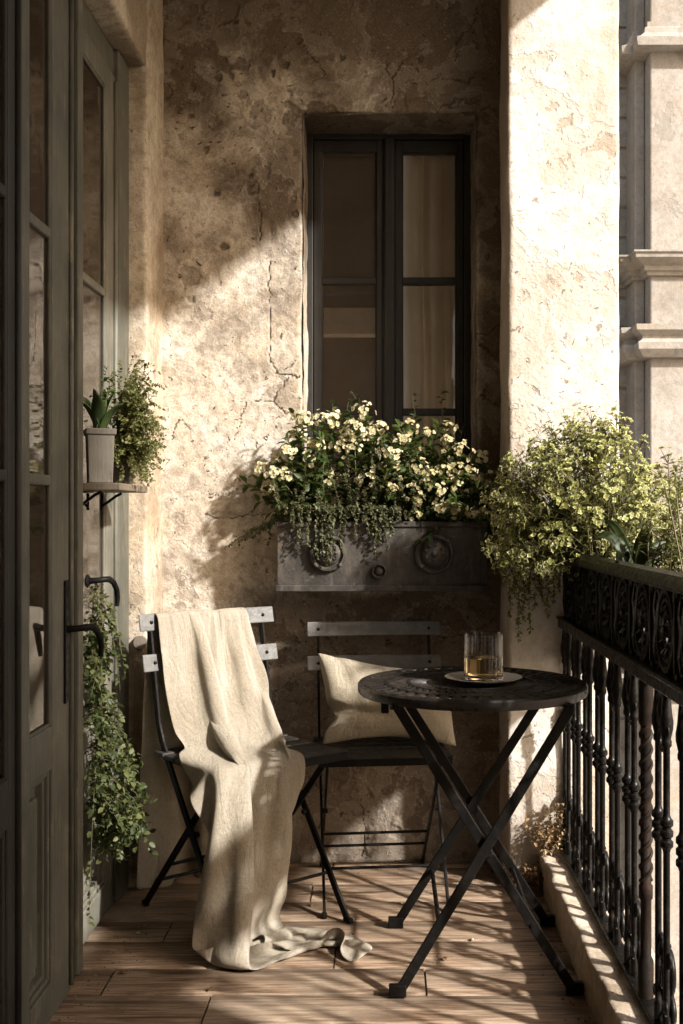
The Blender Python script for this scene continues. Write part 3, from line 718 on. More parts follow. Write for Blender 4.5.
# ------------------------------------------------------------------ building across the street
def build_facade():
    YB, YP = 9.5, 9.0
    Z = lambda py, Y=YP: CAMZ - (py - CY) * Y / FPX
    t = thing('stone_building', 'pale stone building across the street with a moulded pilaster', 'building', (2.0, YB, -4))
    ox, oy, oz = 2.0, YB, -4
    # coursed block wall, joints cut in the mesh
    m = MB(); h = 30.0 * YB / FPX; z = Z(88, YB) - h * 22
    rnd = random.Random(5)
    while z < 13:
        x = -7.0 + (0 if int(round(z / h)) % 2 else .35)
        while x < 2.4:
            w = .72; d = rnd.uniform(0, .006)
            m.box(x + .007 - ox, min(x + w, 2.4) - .007 - ox, -d, .35, z + .010 - oz, z + h - .010 - oz); x += w
        z += h
    m.build('block_wall', 'facade', t, .012)
    m = MB(); m.box(-7 - ox, 6 - ox, .02, .5, 0, 17); m.build('core_wall', 'facade', t)
    def pil(x0, x1, name):
        q = MB(); q.box(x0 - ox, x1 - ox, YP - oy, .02, 0, 17); p = q.build(name, 'facade', t, .012)
        # inner raised margin and offset strip at the side
        q = MB(); q.box(x0 - .085 - ox, x0 - .002 - ox, YP + .18 - oy, .02, 0, 17); q.build('side_strip', 'facade', p, .01)
        def band(z0, z1, prof):
            n = len(prof)
            # moulding that wraps the pilaster and runs on along the wall
            path = []
            q = MB()
            def ringpt(o, zf): return z0 + (z1 - z0) * zf - oz
            lines = []
            for (o, zf) in prof:
                zz = ringpt(o, zf)
                lines.append([(-7 - ox, -o, zz), (x0 - .085 - o - ox, -o, zz), (x0 - .085 - o - ox, YP + .18 - o - oy, zz) if False else (x0 - .085 - o - ox, YP + .18 - o - oy, zz), (x0 - o - ox, YP + .18 - o - oy, zz), (x0 - o - ox, YP - o - oy, zz), (x1 + o - ox, YP - o - oy, zz), (x1 + o - ox, -o, zz)])
            k = len(lines[0]); i0 = len(q.v)
            for l in lines: q.v += l
            for a in range(n - 1):
                for b in range(k - 1): q.f.append((a * k + b, a * k + b + 1, (a + 1) * k + b + 1, (a + 1) * k + b))
            q.build('cornice', 'facade', p, 0)
        big = [(0, 0), (.03, .0), (.035, .16), (.06, .20), (.062, .40), (.10, .50), (.15, .68), (.155, .86), (.17, .90), (.17, .98), (.0, 1.0)]
        inv = [(0, 0), (.13, .02), (.14, .28), (.10, .38), (.06, .55), (.055, .72), (.03, .80), (.03, .96), (0, 1.0)]
        band(Z(276), Z(254), big); band(Z(358), Z(325), [(0, 0), (.07, .0), (.12, .22), (.125, .42), (.085, .52), (.08, .62), (.14, .78), (.145, .95), (0, 1)]); 
        band(Z(52), Z(22), inv[::1]); band(Z(700), Z(676), big); band(Z(-170), Z(-210), big)
    pil(2.17, 3.1, 'pilaster')
    pil(-4.6, -3.7, 'pilaster')
    # moulded string course on the wall only
    q = MB(); zz = Z(70, YB)
    for k, (d, a, b) in enumerate(((.04, -.05, .05), (.075, .052, .085))): q.box(-7 - ox, 2.05 - ox, -d, .02, zz + a - oz, zz + b - oz)
    q.build('string_course', 'facade', t, .012)
build_facade()
# ================================================================== IRON RAILING
XRL = .556
def build_railing():
    t = thing('balcony_railing', 'black cast iron balcony railing with paired balusters and a scrolled oval frieze', 'railing', (XRL, 2.4, .108), 0)
    oy, oz = 2.4, .108
    y0, y1 = 1.42 - oy, 3.405 - oy
    Zz = lambda z: z - oz
    m = MB(); m.sweep([(-.030, 0), (-.026, .012), (-.018, .022), (.0, .027), (.018, .022), (.026, .012), (.030, 0), (.022, -.008), (-.022, -.008)],
                      [((0, y0, Zz(1.015)), (1, 0, 0), (0, 0, 1)), ((0, y1, Zz(1.015)), (1, 0, 0), (0, 0, 1))]); m.build('top_rail', 'iron', t)
    m = MB(); m.box(-.021, .021, y0, y1, Zz(.803), Zz(.829)); m.box(-.027, .027, y0, y1, Zz(.8295), Zz(.838)); m.build('frieze_rail', 'iron', t, .003)
    m = MB(); m.box(-.016, .016, y0, y1, Zz(.1105), Zz(.124)); m.build('bottom_rail', 'iron', t, .003)
    pairs = [3.365, 3.195, 3.02, 2.845, 2.665, 2.487, 2.205, 2.02, 1.835, 1.65, 1.49]
    post = 2.345
    def rings(m, c, a, b, r, n=18, tilt=0):
        pts = [(c[0], c[1] + a * math.cos(2 * PI * k / n), c[2] + b * math.sin(2 * PI * k / n)) for k in range(n)]
        m.tube(pts, r, 6, closed=True)
    def spiral(m, c, r0, r1, turns, a0, r, sgn=1, n=18):
        pts = []
        for k in range(n):
            u = k / (n - 1); a = a0 + sgn * turns * 2 * PI * u; q = r0 + (r1 - r0) * u
            pts.append((c[0], c[1] + q * math.cos(a), c[2] + q * math.sin(a)))
        m.tube(pts, [r * (1.0 - .35 * k / (n - 1)) for k in range(n)], 6)
    # prototype baluster: a turned bar
    prof = [(.0095, Zz(.124)), (.0095, Zz(.160)), (0.0070, Zz(.166)), (0.0070, Zz(.485))]
    for zc in (.492, .513, .534): prof += [(.0095, Zz(zc)), (0.0135, Zz(zc + .004)), (.0135, Zz(zc + .009)), (0.0135, Zz(zc + .013)), (.0095, Zz(zc + .017))]
    prof += [(0.0070, Zz(.558)), (0.0070, Zz(.690)), (.0105, Zz(.695)), (.0105, Zz(.703)), (.009, Zz(.708)), (0.0135, Zz(.728)), (.0140, Zz(.742)), (.011, Zz(.760)), (.009, Zz(.785)), (0.0070, Zz(.803))]
    bal = MB().lathe(prof, n=10); b0 = None
    orn = MB()
    # foot ornament between the two bars: stacked ovals and C scrolls; head ornament: a ring with a drop
    rings(orn, (.012, 0, Zz(.165)), .038, .030, .0075); rings(orn, (.012, 0, Zz(.235)), .033, .042, .0075)
    rings(orn, (0, 0, Zz(.225)), .012, .018, .0045)
    for s in (-1, 1):
        spiral(orn, (.004, s * .034, Zz(.275)), .024, .006, 1.2, PI / 2 if s > 0 else PI / 2, .006, s)
        spiral(orn, (-.004, s * .040, Zz(.178)), .018, .005, 1.1, -PI / 2, .005, -s)
    orn.lathe([(.002, Zz(.262)), (.011, Zz(.272)), (.006, Zz(.290)), (.001, Zz(.302))], n=8)
    head = MB()
    rings(head, (0, 0, Zz(.762)), .030, .034, .007); rings(head, (0, 0, Zz(.700)), .022, .020, .0055)
    head.lathe([(.001, Zz(.728)), (.009, Zz(.745)), (.012, Zz(.762)), (.006, Zz(.785)), (.004, Zz(.803))], n=8)
    for s in (-1, 1): spiral(head, (.0, s * .036, Zz(.728)), .020, .006, 1.0, PI / 2, .005, s)
    o0 = h0 = None
    for i, y in enumerate(pairs):
        for s in (-1, 1):
            if b0 is None: b0 = bal.build('baluster', 'iron', t, smooth='auto'); b = b0
            else: b = b0.copy(); C.objects.link(b)
            b.parent = t; b.location = (0, y + s * .033 - oy, 0)
        if o0 is None:
            o0 = orn.build('scroll_foot', 'iron', t, smooth=True); h0 = head.build('ring_head', 'iron', t, smooth=True); o, h = o0, h0
        else:
            o = o0.copy(); C.objects.link(o); o.parent = t; h = h0.copy(); C.objects.link(h); h.parent = t
        o.location = (0, y - oy, 0); h.location = (0, y - oy, 0)
    m = MB(); n = 60
    m.lathe([(.017, Zz(.124)), (.017, Zz(.20)), (.012, Zz(.21)), (.0115, Zz(.33)), (.015, Zz(.335)), (.015, Zz(.36)), (.0115, Zz(.365)), (.0115, Zz(.70)), (.016, Zz(.71)), (.016, Zz(.803))], (0, 0, 0), 12)
    for ph in (0, PI):
        m.tube([(.0105 * math.cos(ph + k * .55), .0105 * math.sin(ph + k * .55), Zz(.37 + .33 * k / n)) for k in range(n + 1)], .0055, 6)
    p = m.build('twisted_post', 'rust', t, smooth='auto'); p.location = (0, post - oy, 0)
    # frieze: cast panels, each an oval wreath with corner scrolls in front of a thin pierced plate
    fp = MB(); W = .186; zc = Zz(.923)
    rings(fp, (0, 0, zc), .064, .080, .0095, 28); rings(fp, (0, 0, zc), .047, .061, .006, 24); rings(fp, (0, 0, zc), .024, .034, .006, 18)
    fp.lathe([(.001, -.016), (.011, -.012), (.016, 0), (.011, .012), (.001, .016)], (0, 0, zc), 10, 'X')
    for k in range(10):
        a = 2 * PI * k / 10; fp.tube([(.0, .024 * math.cos(a), zc + .034 * math.sin(a)), (-.006, .036 * math.cos(a), zc + .048 * math.sin(a)), (0, .050 * math.cos(a), zc + .063 * math.sin(a))], [.003, .007, .003], 6)
    for sy in (-1, 1):
        for sz in (-1, 1): spiral(fp, (0, sy * .072, zc + sz * .066), .020, .005, 1.25, (PI / 2 if sz > 0 else -PI / 2), .006, sy * sz)
        fp.tube([(0, sy * .086, zc - .085), (-.004, sy * .080, zc - .04), (0, sy * .072, zc), (-.004, sy * .080, zc + .04), (0, sy * .086, zc + .085)], [.004, .007, .010, .007, .004], 6)
    fp.box(.004, .008, -.092, .092, zc - .086, zc - .030); fp.box(.004, .008, -.092, .092, zc + .034, zc + .084); fp.box(.0042, 0.0070, -.092, -.040, zc - .0297, zc + .0337); fp.box(.0042, 0.0070, .040, .092, zc - .0297, zc + .0337)
    f0 = None
    for k in range(11):
        y = 3.30 - .19 * k
        if f0 is None: f = f0 = fp.build('frieze_panel', 'iron', t, smooth='auto')
        else: f = f0.copy(); C.objects.link(f); f.parent = t
        f.location = (0, y - oy, 0)
    d0 = None
    for k in range(11):
        y = 3.205 - .19 * k
        if d0 is None:
            m = MB(); m.box(-.010, .013, -.007, .007, Zz(.8385), Zz(1.006)); m.box(-.014, -.0105, -.0045, .0045, Zz(.85), Zz(.995)); d = d0 = m.build('frieze_bar', 'iron', t, .002)
        else: d = d0.copy(); C.objects.link(d); d.parent = t
        d.location = (0, y - oy, 0)
build_railing()

# ================================================================== BISTRO CHAIRS
def build_chair(label, loc, rz, sc):
    t = thing('bistro_chair', label, 'chair', loc, rz, 'folding bistro chairs against the plaster wall'); t.scale = (sc, sc, sc)
    w = .185
    def back_pt(z):           # the bent upright: (y, z)
        k = [(-.235, 0), (.100, .455), (.135, .52), (.195, .826)]
        for (ya, za), (yb, zb) in zip(k[:-1], k[1:]):
            if z <= zb: return ya + (yb - ya) * (z - za) / (zb - za)
    for s in (-1, 1):
        m = MB(); pts = [(s * w, -.235, .006), (s * w, .09, .447), (s * w, .113, .480), (s * w, .137, .53), (s * w, .195, .826)]
        prof = [(-.004, -.0105), (.004, -.0105), (.004, .0105), (-.004, .0105)]
        path = []
        for k, p in enumerate(pts):
            a = Vector(pts[max(k - 1, 0)]); b = Vector(pts[min(k + 1, len(pts) - 1)]); d = (b - a).normalized(); path.append((p, (1, 0, 0), Vector((1, 0, 0)).cross(d)))
        m.sweep(prof, path); lg = m.build('upright', 'black', t, .0015)
        m = MB(); m.box(s * w - .007, s * w + .007, -.252, -.222, 0, .014); m.build('foot', 'black', lg, .003)
        m = MB(); q = s * (w - .013); m.bar((q, -.165, .437), (q, .235, .006), .020, .007, (0, 1, 1)); lg = m.build('leg', 'black', t, .0015)
        m = MB(); m.box(q - .006, q + .006, .222, .250, 0, .013); m.build('foot', 'black', lg, .003)
        m = MB(); m.lathe([(.007, -.008), (.008, -.004), (.008, .012), (.005, .014)], (s * (w - .006), -.046, .262), 10, 'X'); m.build('pivot', 'black', t, smooth='auto')
        # seat support runner
        m = MB(); m.bar((s * (w - .008), -.195, .438), (s * (w - .008), .12, .441), .018, .005, (0, 0, 1)); m.build('seat_runner', 'black', t)
    for (y, z) in ((.160, .090), (.108, .145), (-.150, .115)):
        m = MB(); m.tube([(-w + .008, y, z), (w - .008, y, z)], .0048, 8); m.build('stretcher', 'black', t, smooth='auto')
    for zc in (.805, .695):
        y = back_pt(zc); d = (.065 / .32)
        m = MB(); h = .0235
        P = []
        for zz, yy in ((zc - h, y - h * d), (zc + h, y + h * d)):
            pass
        nx = 11; V0 = len(m.v)
        for k in range(nx):      # slightly bowed slat
            u = k / (nx - 1) * 2 - 1; bow = .010 * (1 - u * u)
            for (dz, dy) in ((-h, -.0125), (h, -.0125), (h, -.0055), (-h, -.0055)):
                m.v.append((u * .222, y + dz * d + dy + bow - .004, zc + dz))
        for k in range(nx - 1):
            for j in range(4): m.f.append((k * 4 + j, k * 4 + (j + 1) % 4, (k + 1) * 4 + (j + 1) % 4, (k + 1) * 4 + j))
        m.f.append((0, 1, 2, 3)); m.f.append(tuple((nx - 1) * 4 + j for j in (3, 2, 1, 0)))
        sl = m.build('back_slat', 'slat', t, .003)
        for s in (-1, 1):
            m = MB(); m.lathe([(.0055, -.0045), (.005, -.001), (.002, .001)], (s * w, y - .017, zc), 10, 'Y'); m.build('rivet', 'black', sl, smooth='auto')
    m = MB()
    for k in range(6):
        y = -.212 + k * .0575; m.box(-.206, .206, y, y + .050, .4475 - .004 * math.sin(k / 5 * PI), .4595 - .004 * math.sin(k / 5 * PI))
    m.build('seat', 'seat', t, .003)
    m = MB(); m.box(-.20, .20, -.2185, -.2125, .436, .458); m.build('seat_edge', 'black', t, .002)
    return t
CH1 = dict(loc=(-.410, 3.165, .002), rz=R(40), sc=1.04); CH2 = dict(loc=(-.018, 3.385, .002), rz=R(6), sc=.97)
build_chair('folding bistro chair turned sideways with a linen throw over its back', **CH1)
build_chair('folding bistro chair facing forward under the flower box, a cushion on its seat', **CH2)

# cushion leaning on the second chair
def build_cushion():
    n = 72; V = []; UV = []; a, b = .205, .122
    rnd = np.random.default_rng(4)
    for side in (1, -1):
        for i in range(n):
            for j in range(n):
                u = i / (n - 1) * 2 - 1; v = j / (n - 1) * 2 - 1
                edge = (1 - abs(u) ** 2.6) * (1 - abs(v) ** 2.6)
                th = .062 * max(edge, 0) ** .48
                pinch = 1 - .055 * (1 - abs(v) ** 2) * abs(u) ** 3
                pv = 1 - .075 * (1 - abs(u) ** 2) * abs(v) ** 3
                V.append((u * a * pinch, side * th, v * b * pv)); UV.append(((u + 1) * .2, (v + 1) * .15))
    V = np.array(V)
    # wrinkles and a slump: lower left corner folded, top left peaked
    P = V * 1.0; u = P[:, 0] / a; v = P[:, 2] / b
    wr = fnoise(np.c_[P[:, 0] * 9 + P[:, 2] * 5, P[:, 1] * 0 + np.sign(P[:, 1]) * 3, P[:, 2] * 14], 3, 5)
    fade = np.clip(1 - np.maximum(abs(u), abs(v)) ** 6, 0, 1)
    V[:, 1] += wr * .008 * fade * np.sign(V[:, 1] + 1e-9)
    crease = np.exp(-((v + .42 + .25 * u) / .13) ** 2) * sstep(.25, -.75, u)
    V[:, 1] += crease * .030 * (V[:, 1] < 0)
    crease2 = np.exp(-((u + .55 + .2 * v) / .10) ** 2) * sstep(-.5, .6, v)
    V[:, 1] += crease2 * .012 * (V[:, 1] < 0)
    V[:, 2] += .034 * sstep(.1, -1, u) * sstep(0, 1, v) - .020 * sstep(-.1, 1, u) * sstep(0, 1, v)
    V[:, 0] += -.015 * sstep(.2, -1, u) * sstep(0, 1, v) + .03 * sstep(.3, -1, u) * np.exp(-((v + .35) / .25) ** 2)
    V[:, 2] += .012 * np.cos(u * 2.2) * sstep(.2, -1, v)
    F1 = grid_faces(n, n); F2 = grid_faces(n, n, off=n * n)[:, ::-1]
    o = np_mesh('cushion', V, np.concatenate([F1, F2]), 'cushion', None, None, True, np.array(UV))
    bm = bmesh.new(); bm.from_mesh(o.data); bmesh.ops.remove_doubles(bm, verts=bm.verts, dist=.0004); bmesh.ops.recalc_face_normals(bm, faces=bm.faces); bm.to_mesh(o.data); bm.free()
    o.location = (.012, 3.385, .570); o.rotation_euler = (R(-24), R(2), R(7))
    tag(o, 'cream linen cushion leaning on the seat of the forward-facing chair', 'cushion')
build_cushion()

# ================================================================== TABLE
TX, TY, TZ = .226, 2.86, .715
def build_table():
    t = thing('bistro_table', 'round black folding metal table on crossed flat legs', 'table', (TX, TY, .002))
    Rr = .297; H = TZ
    m = MB(); m.lathe([(Rr - .012, H - .022), (Rr - .003, H - .026), (Rr, H - .020), (Rr, H - .005), (Rr - .004, H), (Rr - .012, H + .001), (Rr - .022, H - .002), (Rr - .024, H - .008), (Rr - .014, H - .012)], n=96, cap=False)
    m.f += [(j, (j + 1) % 96, 8 * 96 + (j + 1) % 96, 8 * 96 + j) for j in range(96)]
    m.build('rim', 'tabletop', t, smooth='auto')
    # pierced top: curved blades between hub and rim
    m = MB(); nb = 46
    for k in range(nb):
        a0 = 2 * PI * k / nb; n = 9; i0 = len(m.v)
        for q in range(n):
            u = q / (n - 1); r = .112 + (Rr - .022 - .112) * u; a = a0 + .42 * math.sin(u * PI * .5)
            wv = (.0045 + .0105 * u) * (1 - .25 * math.cos(u * 2 * PI)); c = Vector((r * math.cos(a), r * math.sin(a), 0)); tn = Vector((-math.sin(a), math.cos(a), 0))
            for (s, z) in ((-1, -.004), (1, -.004), (1, -.001), (.5, .002), (-.5, .002), (-1, -.001)):
                p = c + tn * (s * wv); m.v.append((p.x, p.y, H - .003 + z))
        for q in range(n - 1):
            for j in range(6): m.f.append((i0 + q * 6 + j, i0 + q * 6 + (j + 1) % 6, i0 + (q + 1) * 6 + (j + 1) % 6, i0 + (q + 1) * 6 + j))
        m.f.append(tuple(i0 + j for j in range(6))); m.f.append(tuple(i0 + (n - 1) * 6 + j for j in reversed(range(6))))
    for r in (.165, .222): m.lathe([(r - .006, H - .0065), (r + .006, H - .0065), (r + .006, H - .0005), (r, H + .0005), (r - .006, H - .0005)], n=72, cap=False)
    m.build('pierced_top', 'tabletop', t)
    m = MB(); m.lathe([(.118, H - .010), (.120, H - .002), (.116, H + .0005), (.108, H - .001), (.102, H - .005), (.0, H - .005)], n=64, cap=False); m.build('centre_disc', 'tabletop', t, smooth='auto')
    # under-frame
    m = MB(); m.box(-.215, -.190, -.215, .17, H - .036, H - .024); m.build('support_rail', 'black', t, .002)
    m = MB(); m.box(.205, .230, -.215, .17, H - .036, H - .024); m.build('support_rail', 'black', t, .002)
    m = MB(); m.box(-.236, -.216, -.175, -.145, H - .052, H - .020); m.build('catch_bracket', 'black', t, .004)
    FX0, FX1 = -.196, .228
    for (y, yf, sp) in ((-.205, -.225, 1), (.145, .215, 1)):
        for (xt, xb, dy) in ((FX0, FX1, .0), (FX1 - .008, FX0, -.014)):
            m = MB(); m.bar((xt, y + dy, H - .030), (xb, yf + dy, .006), .0245, .0085, (1, 0, 0)); lg = m.build('leg', 'black', t, .002)
            m = MB(); m.box(xb - .021, xb + .021, yf + dy - .009, yf + dy + .009, 0, .030); m.build('foot', 'black', lg, .003)
        m = MB(); m.lathe([(.011, -.024), (.012, -.020), (.012, .010), (.009, .014)], ((FX0 + FX1) / 2 + .005, (y + yf) / 2, .338), 14, 'Y'); m.build('pivot', 'black', t, smooth='auto')
    for (x, z) in ((-.096, .165), (.128, .165)):
        m = MB(); m.tube([(x, -.228, z), (x, .205, z)], .0058, 8); m.build('stretcher', 'black', t, smooth='auto')
build_table()
m = MB(); m.lathe([(.035, 0), (.050, .002), (.055, .004), (.082, .009), (.100, .0145), (.101, .0155), (.098, .016), (.080, .0105), (.052, .0055), (0, .005)], n=64)
sc_ = m.build('saucer', 'white', None, smooth='auto', loc=(TX + .030, TY + .006, TZ - .0005)); tag(sc_, 'white saucer at the centre of the black metal table', 'saucer')
def build_glass():
    t = thing('drinking_glass', 'clear straight tumbler with amber drink standing on the white saucer', 'glass', (TX + .030, TY + .004, TZ + .0060))
    r, h, w, b = .0515, .122, .0016, .011
    m = MB(); m.lathe([(0.0005, 0), (r - .005, 0), (r - .001, .003), (r, .008), (r, h - .001), (r - w / 2, h), (r - w, h - .001), (r - w, b + .004), (r - w - .004, b), (.0005, b)], n=64, cap=False)
    m.build('tumbler', 'glass', t, smooth='auto')
    ri = r - w - .0004
    m = MB(); m.lathe([(.0005, b + .0006), (ri - .004, b + .0006), (ri, b + .005), (ri, .0585), (ri - .0006, .0580), (.0005, .0578)], n=64, cap=False); m.build('drink', 'drink', t, smooth='auto')
build_glass()

# ================================================================== FLOWER BOX UNDER THE WINDOW
PX0, PX1, PZ0, PZ1, PYF, PYB = -.342, .324, .912, 1.128, 3.482, 3.618
def build_planter():
    t = thing('flower_box', 'dark metal flower box with ornamental rosettes fixed under the window', 'planter', ((PX0 + PX1) / 2, PYB, PZ0))
    ox, oy, oz = t.location
    bx = lambda m, x0, x1, y0, y1, z0, z1: m.box(x0 - ox, x1 - ox, y0 - oy, y1 - oy, z0 - oz, z1 - oz)
    m = MB(); w = .012
    bx(m, PX0, PX1, PYF, PYF + w, PZ0, PZ1); bx(m, PX0, PX1, PYB - w, PYB + .02, PZ0, PZ1); bx(m, PX0, PX0 + w, PYF + w, PYB - w, PZ0, PZ1); bx(m, PX1 - w, PX1, PYF + w, PYB - w, PZ0, PZ1); bx(m, PX0 + w, PX1 - w, PYF + w, PYB - w, PZ0, PZ0 + w)
    m.build('box', 'planter', t, .003)
    m = MB(); bx(m, PX0 - .004, PX1 + .004, PYF - .008, PYF - .0005, PZ0 - .004, PZ0 + .016); bx(m, PX0 - .002, PX1 + .002, PYF - .006, PYF - .0005, PZ1 - .016, PZ1 + .002); m.build('trim', 'planter', t, .003)
    m = MB(); bx(m, PX0 + w, PX1 - w, PYF + w, PYB - w, PZ1 - .05, PZ1 - .022); m.build('soil', 'soil', t)
    def rosette(px, py, r, name, knob):
        c = at(px, py, PYF); q = MB()
        q.lathe([(r, .0005), (r * 1.02, .006), (r * .97, .013), (r * .86, .014), (r * .80, .009), (r * .78, .004), (r * .70, .004)], (0, 0, 0), 40, 'Y', cap=False)
        q.v = [(x, y, z) for x, y, z in q.v]
        o = q.build(name, 'planter', t, smooth='auto')
        q = MB(); q.lathe([(r * .72, .002), (r * .66, .010), (r * .50, .017), (r * .28, .021), (.0008, .022)] if knob else [(r * .6, .002), (r * .5, .008), (.0008, .010)], (0, 0, 0), 32, 'Y'); q.build('boss', 'planter', o, smooth=True)
        if knob:
            q = MB()
            for k in range(9):
                a = 2 * PI * k / 9; q.lathe([(.0006, .022), (.006, .019), (.008, .014), (.004, .010)], (r * .44 * math.cos(a), 0, r * .44 * math.sin(a)), 8, 'Y')
            q.lathe([(.0006, .029), (.008, .026), (.011, .020)], (0, 0, 0), 12, 'Y'); q.build('petal_ring', 'planter', o, smooth=True)
            for k in range(4):
                a = PI / 4 + k * PI / 2
                q = MB(); q.tube([(r * .93 * math.cos(a + d), -.013, r * .93 * math.sin(a + d)) for d in (-.16, 0, .16)], [.003, .007, .003], 8); q.build('leaf_clasp', 'planter', o, smooth=True)
        o.location = (c.x - ox, PYF - .0006 - oy, c.z - oz)
        for p in o.data.vertices: pass
        return o
    rosette(434, 554, .062, 'rosette', True); rosette(328, 553, .058, 'rosette', True); rosette(379, 571, .0235, 'lock_plate', False)
build_planter()
# ================================================================== PLANTS
G = np.random.default_rng(21)
def unit(a): return a / np.maximum(np.linalg.norm(a, axis=-1, keepdims=True), 1e-9)
class Leaves:
    def __init__(s): s.p, s.d, s.n, s.L, s.W, s.t = [], [], [], [], [], []
    def add(s, p, d, n, L, W, t):
        s.p.append(p); s.d.append(d); s.n.append(n); s.L.append(L); s.W.append(W); s.t.append(t)
    def build(s, name, mat, parent, fold=.22, droop=.18, round_=.0):
        p, d, n = np.array(s.p), unit(np.array(s.d)), np.array(s.n); L = np.array(s.L)[:, None]; Wd = np.array(s.W)[:, None]
        n = unit(n - d * (n * d).sum(1, keepdims=True)); sd = np.cross(d, n)
        o = p; up = n
        pts = [o + d * L * .5 - up * L * .02, o, o + d * L * .28 + sd * Wd * (.40 + .1 * round_) + up * Wd * fold, o + d * L * (.66 + .08 * round_) + sd * Wd * (.36 + .12 * round_) + up * Wd * fold * .8 - up * L * droop * .3,
               o + d * L - up * L * droop, o + d * L * (.66 + .08 * round_) - sd * Wd * (.36 + .12 * round_) + up * Wd * fold * .8 - up * L * droop * .3, o + d * L * .28 - sd * Wd * (.40 + .1 * round_) + up * Wd * fold]
        V = np.stack(pts, 1).reshape(-1, 3); N = len(p); i = np.arange(N)[:, None, None] * 7
        F = (np.array([[0, 1, 2], [0, 2, 3], [0, 3, 4], [0, 4, 5], [0, 5, 6], [0, 6, 1]])[None] + i).reshape(-1, 3)
        if parent is not None: V = V - np.array(parent.location)
        return np_mesh(name, V, F, mat, parent, {'tint': np.repeat(np.clip(np.array(s.t), 0, 1), 7)}, smooth=False)
def blossoms(P, E, mat, eye, parent, f1, d1, r1):
    a = P.build('blossom', mat, parent, f1, d1, r1); b = E.build('blossom', eye, parent, .1, 0, r1)
    me = a.data; n0, f0 = len(me.vertices), len(me.polygons)
    bm = bmesh.new(); bm.from_mesh(me); bm.from_mesh(b.data); bm.faces.ensure_lookup_table()
    for f in bm.faces[f0:]: f.material_index = 1
    bm.to_mesh(me); bm.free(); me.materials.append(MATS[eye]); bpy.data.objects.remove(b)
class Stems:
    def __init__(s): s.m = MB()
    def add(s, pts, r0, r1, n=4):
        k = len(pts); s.m.tube(pts, [r0 + (r1 - r0) * i / (k - 1) for i in range(k)], n, caps=False)
    def build(s, name, mat, parent):
        L = np.array(parent.location); s.m.v = [tuple(np.array(v) - L) for v in s.m.v]
        return s.m.build(name, mat, parent, smooth=True, recalc=False)
def bez(a, b, c, n=8):
    a, b, c = map(np.array, (a, b, c)); t = np.linspace(0, 1, n)[:, None]
    return (1 - t) ** 2 * a + 2 * t * (1 - t) * b + t * t * c
def rv(s=1.0): return G.normal(0, s, 3)
def leafy(L, pts, step, size, wid, tint=(.2, .8), start=.2, out=.8, jitter=.4, per=1):
    pts = np.array(pts); seg = np.linalg.norm(np.diff(pts, axis=0), axis=1); tot = seg.sum(); cum = np.concatenate([[0], np.cumsum(seg)])
    q = start * tot
    while q < tot:
        k = min(np.searchsorted(cum, q, 'right') - 1, len(seg) - 1); p = pts[k] + (pts[k + 1] - pts[k]) * (q - cum[k]) / max(seg[k], 1e-9)
        ax = unit(pts[k + 1] - pts[k])
        for _ in range(per):
            side = unit(np.cross(ax, rv())); d = side * out + ax * .5 + rv(jitter * .5); n = np.array((0, 0, 1.0)) + rv(.45) + ax * .2
            s_ = size * G.uniform(.6, 1.25); L.add(p, d, n, s_, wid * s_, G.uniform(*tint))
        q += step * G.uniform(.6, 1.4)
def floret(P, E, c, nrm, r, petals=5, tint=(.3, 1)):
    nrm = unit(np.array(nrm)); a = unit(np.cross(nrm, rv())); b = np.cross(nrm, a); ph = G.uniform(0, 6.28)
    for k in range(petals):
        an = ph + 2 * PI * k / petals; d = a * math.cos(an) + b * math.sin(an) + nrm * G.uniform(.1, .5)
        P.add(c, d, nrm, r * G.uniform(.85, 1.1), r * .95, G.uniform(*tint))
    if E is not None:
        for k in range(3):
            an = ph + k * 2.1; E.add(c + nrm * r * .12, a * math.cos(an) + b * math.sin(an), nrm, r * .28, r * .35, G.uniform(0, 1))
def head(P, E, c, rad, n, r, face=(0, -1, .5), tint=(.3, 1)):
    c = np.array(c); f = unit(np.array(face, float))
    age = G.uniform(0, 1)
    for _ in range(n):
        v = unit(rv() + f * .9); q = c + v * rad * G.uniform(.6, 1.12) * np.array((1.05, .8, .85)); z = G.uniform()
        if z < .16: floret(P, None, q, v + f * .2, r * .5, 4, (0, .25))            # buds
        elif z < .30 + .2 * age: floret(P, E, q, v + f * .3, r * G.uniform(.6, .95), 5, (0, .35))   # going over
        else: floret(P, E, q, v + f * .4, r * G.uniform(.65, 1.15), 5, tint)

